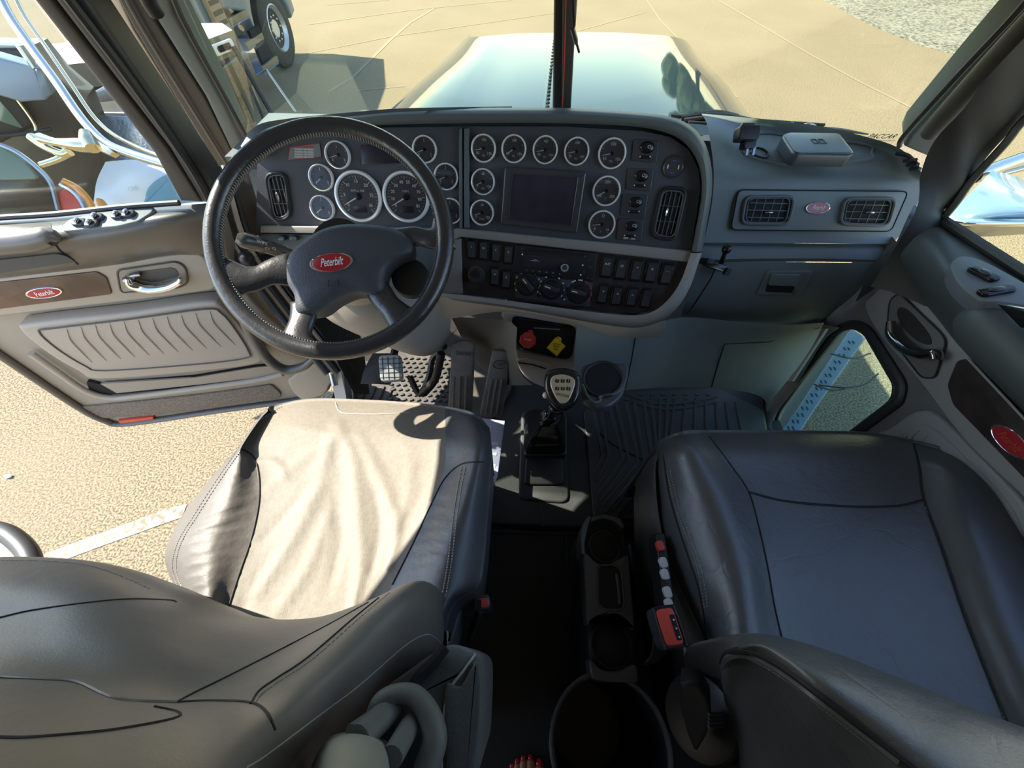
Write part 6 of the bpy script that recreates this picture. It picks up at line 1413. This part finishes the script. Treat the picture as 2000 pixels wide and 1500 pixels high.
# gear shifter
gs = thing('gear_shifter', 'gear shifter with an engraved plate on its oval knob and a square rubber boot', 'gear shifter', Z(1062, 870, .04))
bp_ = HZ(.05)
def sqr(x, y, w_, h_, z, r=10): return [Z(a, b, z) for a, b in rnd([(x-w_, y-h_), (x+w_, y-h_*.9), (x+w_*1.02, y+h_), (x-w_, y+h_)], r, 3)]
obj('base_plate', MB().plate(sqr(1065, 845, 42, 45, .075), (0, 0, 1), .03, .008), M['black'], gs)
rows = [sqr(1064, 846, 41, 42, .07, 12), sqr(1065, 838, 38, 38, .12, 12), sqr(1066, 834, 34, 34, .15, 11), sqr(1066, 832, 35, 33, .155, 11), sqr(1068, 826, 28, 27, .19, 10), sqr(1068, 824, 29, 26, .197, 10), sqr(1070, 820, 20, 19, .24, 8), sqr(1071, 818, 21, 18, .247, 8), sqr(1074, 812, 12, 12, .30, 6), sqr(1075, 810, 6, 6, .31, 3)]
obj('boot', MB().loft(rows, True, True), M['bright'], gs, sharp=60)
obj('lever', MB().tube([Z(1076, 818, .28), Z(1079, 800, .36), Z(1086, 785, .46)], [.011, .013, .011], 14, 4), M['dchrome'], gs)
obj('air_hose', MB().tube([Z(1078, 830, .27), Z(1092, 822, .33), Z(1096, 806, .40), Z(1090, 785, .47)], .0055, 8, 5), M['black'], gs)
KO = Z(1098, 758, .615); kn = (CAM-KO).normalized()*1.0+Vector((0, .05, .15)); kn.normalize(); KP = Plane(KO, kn)
ko = smo([(1068, 726), (1098, 718), (1129, 727), (1136, 755), (1127, 785), (1110, 800), (1098, 803), (1084, 797), (1068, 775), (1062, 750)], 4)
kb = KP.pts(ko, .0); kc_ = sum(kb, Vector())/len(kb)
kin = lambda k, h, dy=0: [kc_+(p-kc_)*k+kn*h+Vector((0, 0, dy)) for p in kb]
kb_ = obj('knob', MB().loft([kin(.35, -.075), kin(.5, -.055), kin(.82, -.035), kin(.98, -.018), kin(1, -.004), kin(.94, .006), kin(.8, .010), kin(.4, .011), kin(.02, .011)], True, True), M['bright'], gs, sharp=0)
pl2 = smo([(1078, 736), (1098, 731), (1118, 737), (1123, 750), (1112, 780), (1100, 788), (1089, 782), (1076, 755)], 4)
kpl = obj('knob_plate', MB().plate(KP.pts(pl2, .0135), kn, .006, .002), M['knobgold'], kb_)
for r_, (ys, rr__) in enumerate(((744, ('1', '2', '3')), (759, ('4', '5', '6')))):
    for k in range(3): 
        obj('gear_mark', MB().box(KP.P(1088+11*k, ys, .0142), KP.u, KP.v, kn, .0075, .0065, .001), M['bright'], kpl)
        text('gear_number', rr__[k], KP.P(1088+11*k, ys, .015), KP.u, KP.v, .006, M['knobgold'], kpl)
text('knob_text', 'EATON', KP.P(1099, 772, .0142), KP.u, KP.v, .0075, M['bright'], kpl)
obj('side_button', MB().ball(KP.P(1066, 772, -.006), .007, seg=10), M['sw'], kb_)
obj('collar', MB().lathe(Z(1088, 792, .48), (KO-Z(1079, 800, .36)).normalized(), [(.018, -.02), (.022, .0), (.019, .04), (.012, .05)], 20), M['bright'], gs)
# tunnel pad behind the shifter
obj('trim_pad', MB().plate([Z(x, y, .055) for x, y in rnd([(1027, 892), (1099, 892), (1102, 946), (1024, 946)], 9)], (0, 0, 1), .02, .005), M['black'], gs)
trp = fm
obj('tunnel_cover', MB().plate([Z(x, y, .045) for x, y in rnd([(1018, 800), (1104, 800), (1112, 975), (1100, 982), (1012, 975)], 12)], (0, 0, 1), .03, .008), M['rubber'], trp)
# floor cup holder console
ccn = thing('cup_holder_console', 'black plastic floor console with two cup holders and a tray between the seats', 'cup holder console', Z(1185, 1170, 0))
zc_ = .32
CZ = HZ(zc_)
def CP(l, o_=0.0): return CZ.pts(l, o_)
M['cons'] = mat('console_plastic', (.06, .06, .066), .5, bump=G)
outl = [(1140, 1024), (1152, 1006), (1190, 1002), (1216, 1016), (1222, 1062), (1240, 1200), (1236, 1260), (1246, 1330), (1160, 1334), (1150, 1270), (1146, 1180), (1138, 1080)]
obj('body', MB().plate(CP(rnd(outl, 8), -.03), (0, 0, 1), zc_-.03, .006), M['rubberd'], ccn)
obj('front_collar', MB().plate(CP(rnd([(1150, 1024), (1155, 1008), (1185, 1004), (1212, 1012), (1221, 1028), (1216, 1034), (1200, 1018), (1178, 1012), (1158, 1018)], 4)), (0, 0, 1), .06, .003), M['cons'], ccn)
obj('side_wall', MB().plate(CP(rnd([(1136, 1082), (1134, 1052), (1140, 1020), (1150, 1006), (1154, 1010), (1148, 1030), (1142, 1060), (1143, 1084)], 3)), (0, 0, 1), .08, .002), M['dashrim'], ccn)
mid_ = smo([(1139, 1084), (1152, 1086), (1164, 1098), (1184, 1102), (1204, 1094), (1220, 1086), (1228, 1088), (1232, 1140), (1240, 1222), (1234, 1226), (1216, 1208), (1192, 1200), (1166, 1206), (1152, 1218), (1146, 1212), (1142, 1150)], 3)
mt_ = obj('tray_top', MB().plate(CP(mid_), (0, 0, 1), .05, .004), M['cons'], ccn)
obj('tray_well', MB().plate(CP(rnd([(1168, 1104), (1204, 1104), (1214, 1116), (1220, 1180), (1214, 1192), (1178, 1190), (1168, 1178)], 8), .0012), (0, 0, 1), .002), M['hole'], mt_)
obj('tray_rim', MB().tube(CP(rnd([(1168, 1104), (1204, 1104), (1214, 1116), (1220, 1180), (1214, 1192), (1178, 1190), (1168, 1178)], 8), .001), .0022, 6, closed=True), M['cons'], mt_)
obj('tray_wall', MB().tube(CP([(1204, 1120), (1208, 1150), (1210, 1180)], .002), .004, 6, 4), M['cons'], mt_)
obj('rear_collar', MB().plate(CP(smo([(1152, 1292), (1160, 1292), (1172, 1306), (1192, 1312), (1216, 1308), (1234, 1298), (1244, 1302), (1246, 1330), (1228, 1334), (1172, 1330), (1156, 1322)], 3)), (0, 0, 1), .06, .004), M['cons'], ccn)
for x, y, r in ((1181, 1066, .036), (1193, 1260, .040)):
    c = CZ.P(x, y, -.028)
    w_ = obj('cup_well', MB().lathe(c, (0, 0, 1), [(r*1.12, -.002), (r*1.14, .004), (r*1.04, .006), (r, .0), (r*.95, -.0), (.0001, .0)], 36), M['black'], ccn)
    obj('well_floor', MB().lathe(c, (0, 0, 1), [(r*.94, .001), (r*.9, .002), (.0001, .002)], 30), M['hole'], w_)
# round bin
bn = thing('waste_bin', 'round black waste bin standing on the dark floor behind the cup holders', 'waste bin', Z(1192, 1440, 0))
c = Z(1192, 1458, .30)
obj('bin_wall', MB().lathe(Vector((c.x, c.y, 0)), (0, 0, 1), [(.085, 0), (.105, .29), (.109, .30), (.109, .305), (.101, .30), (.082, .012), (.0001, .01)], 44), M['black'], bn)
obj('bin_rim', MB().tube([Vector((c.x+.107*math.cos(k), c.y+.107*math.sin(k), .302)) for k in [2*math.pi*i/40 for i in range(40)]], .004, 8, closed=True), M['cons'], bn)
# storage tray on the floor behind passenger mat
ty = thing('floor_tray', 'dark shallow plastic tray on the floor between cup holder console and passenger seat', 'tray', Z(1255, 1110, 0))
obj('tray', MB().plate([Z(x, y, .05) for x, y in rnd([(1226, 1060), (1262, 1058), (1285, 1200), (1250, 1200)], 8)], (0, 0, 1), .05, .01), M['black'], ty)

# =================================================================== FOOT
pf = thing('person', 'bare foot with red painted toenails standing on the dark floor at bottom centre', 'person', Z(1030, 1520, 0))
def foot():
    tips = [(1053, 1484, .016), (1036, 1474, .012), (1022, 1475, .0115), (1010, 1481, .011), (1000, 1490, .0105)]
    bm_ = MB()
    T_ = [Z(x, y, .014) for x, y, r in tips]
    back = Vector((0, -1, 0))
    # one continuous surface: skin modifier over a joint skeleton
    V = []; E = []; R = []
    def add(p, r, par=None):
        V.append(tuple(p)); R.append(r)
        if par is not None: E.append((par, len(V)-1))
        return len(V)-1
    cx = (T_[0].x+T_[4].x)/2
    ank = add(Vector((cx, T_[1].y-.19, .075)), .036)
    mid = add(Vector((cx, T_[1].y-.13, .050)), .035, ank)
    ball = add(Vector((cx, T_[1].y-.085, .034)), .034, mid)
    heel = add(Vector((cx-.004, T_[1].y-.225, .032)), .030, ank)
    shin = add(Vector((cx, T_[1].y-.22, .22)), .040, ank); add(Vector((cx, T_[1].y-.24, .42)), .052, shin)
    for i, (tp, (x, y, r)) in enumerate(zip(T_, tips)):
        k = add(Vector((cx+(tp.x-cx)*.95, tp.y-.058, .026)), r*1.15, ball)
        m = add(Vector((tp.x, tp.y-.026, .023)), r*.92, k)
        add(Vector((tp.x, tp.y-.006, .014)), r*.9, m)
    me = bpy.data.meshes.new('foot'); me.from_pydata(V, E, []); me.update()
    o = bpy.data.objects.new('foot', me); COL.objects.link(o)
    sk_ = o.modifiers.new('s', 'SKIN'); sk_.use_smooth_shade = True
    for i, r in enumerate(R): me.skin_vertices[0].data[i].radius = (r, r*.95)
    me.skin_vertices[0].data[0].use_root = True
    sb_ = o.modifiers.new('u', 'SUBSURF'); sb_.levels = 2; sb_.render_levels = 2
    bpy.context.view_layer.update()
    dg = bpy.context.evaluated_depsgraph_get(); m2 = bpy.data.meshes.new_from_object(o.evaluated_get(dg))
    bpy.data.objects.remove(o); mb = MB(); mb.add([v.co for v in m2.vertices], [tuple(p.vertices) for p in m2.polygons])
    fo = obj('foot', mb, M['skin'], pf, sharp=0)
    for tp, (x, y, r) in zip(T_, tips):
        obj('toenail', MB().ball(Vector((tp.x, tp.y-.004, .0165+r*.45)), r*.5, r*.55, r*.34, (Vector((1, 0, 0)), Vector((0, .93, -.35)), Vector((0, .35, .93))), 14), M['nail'], fo)
foot()
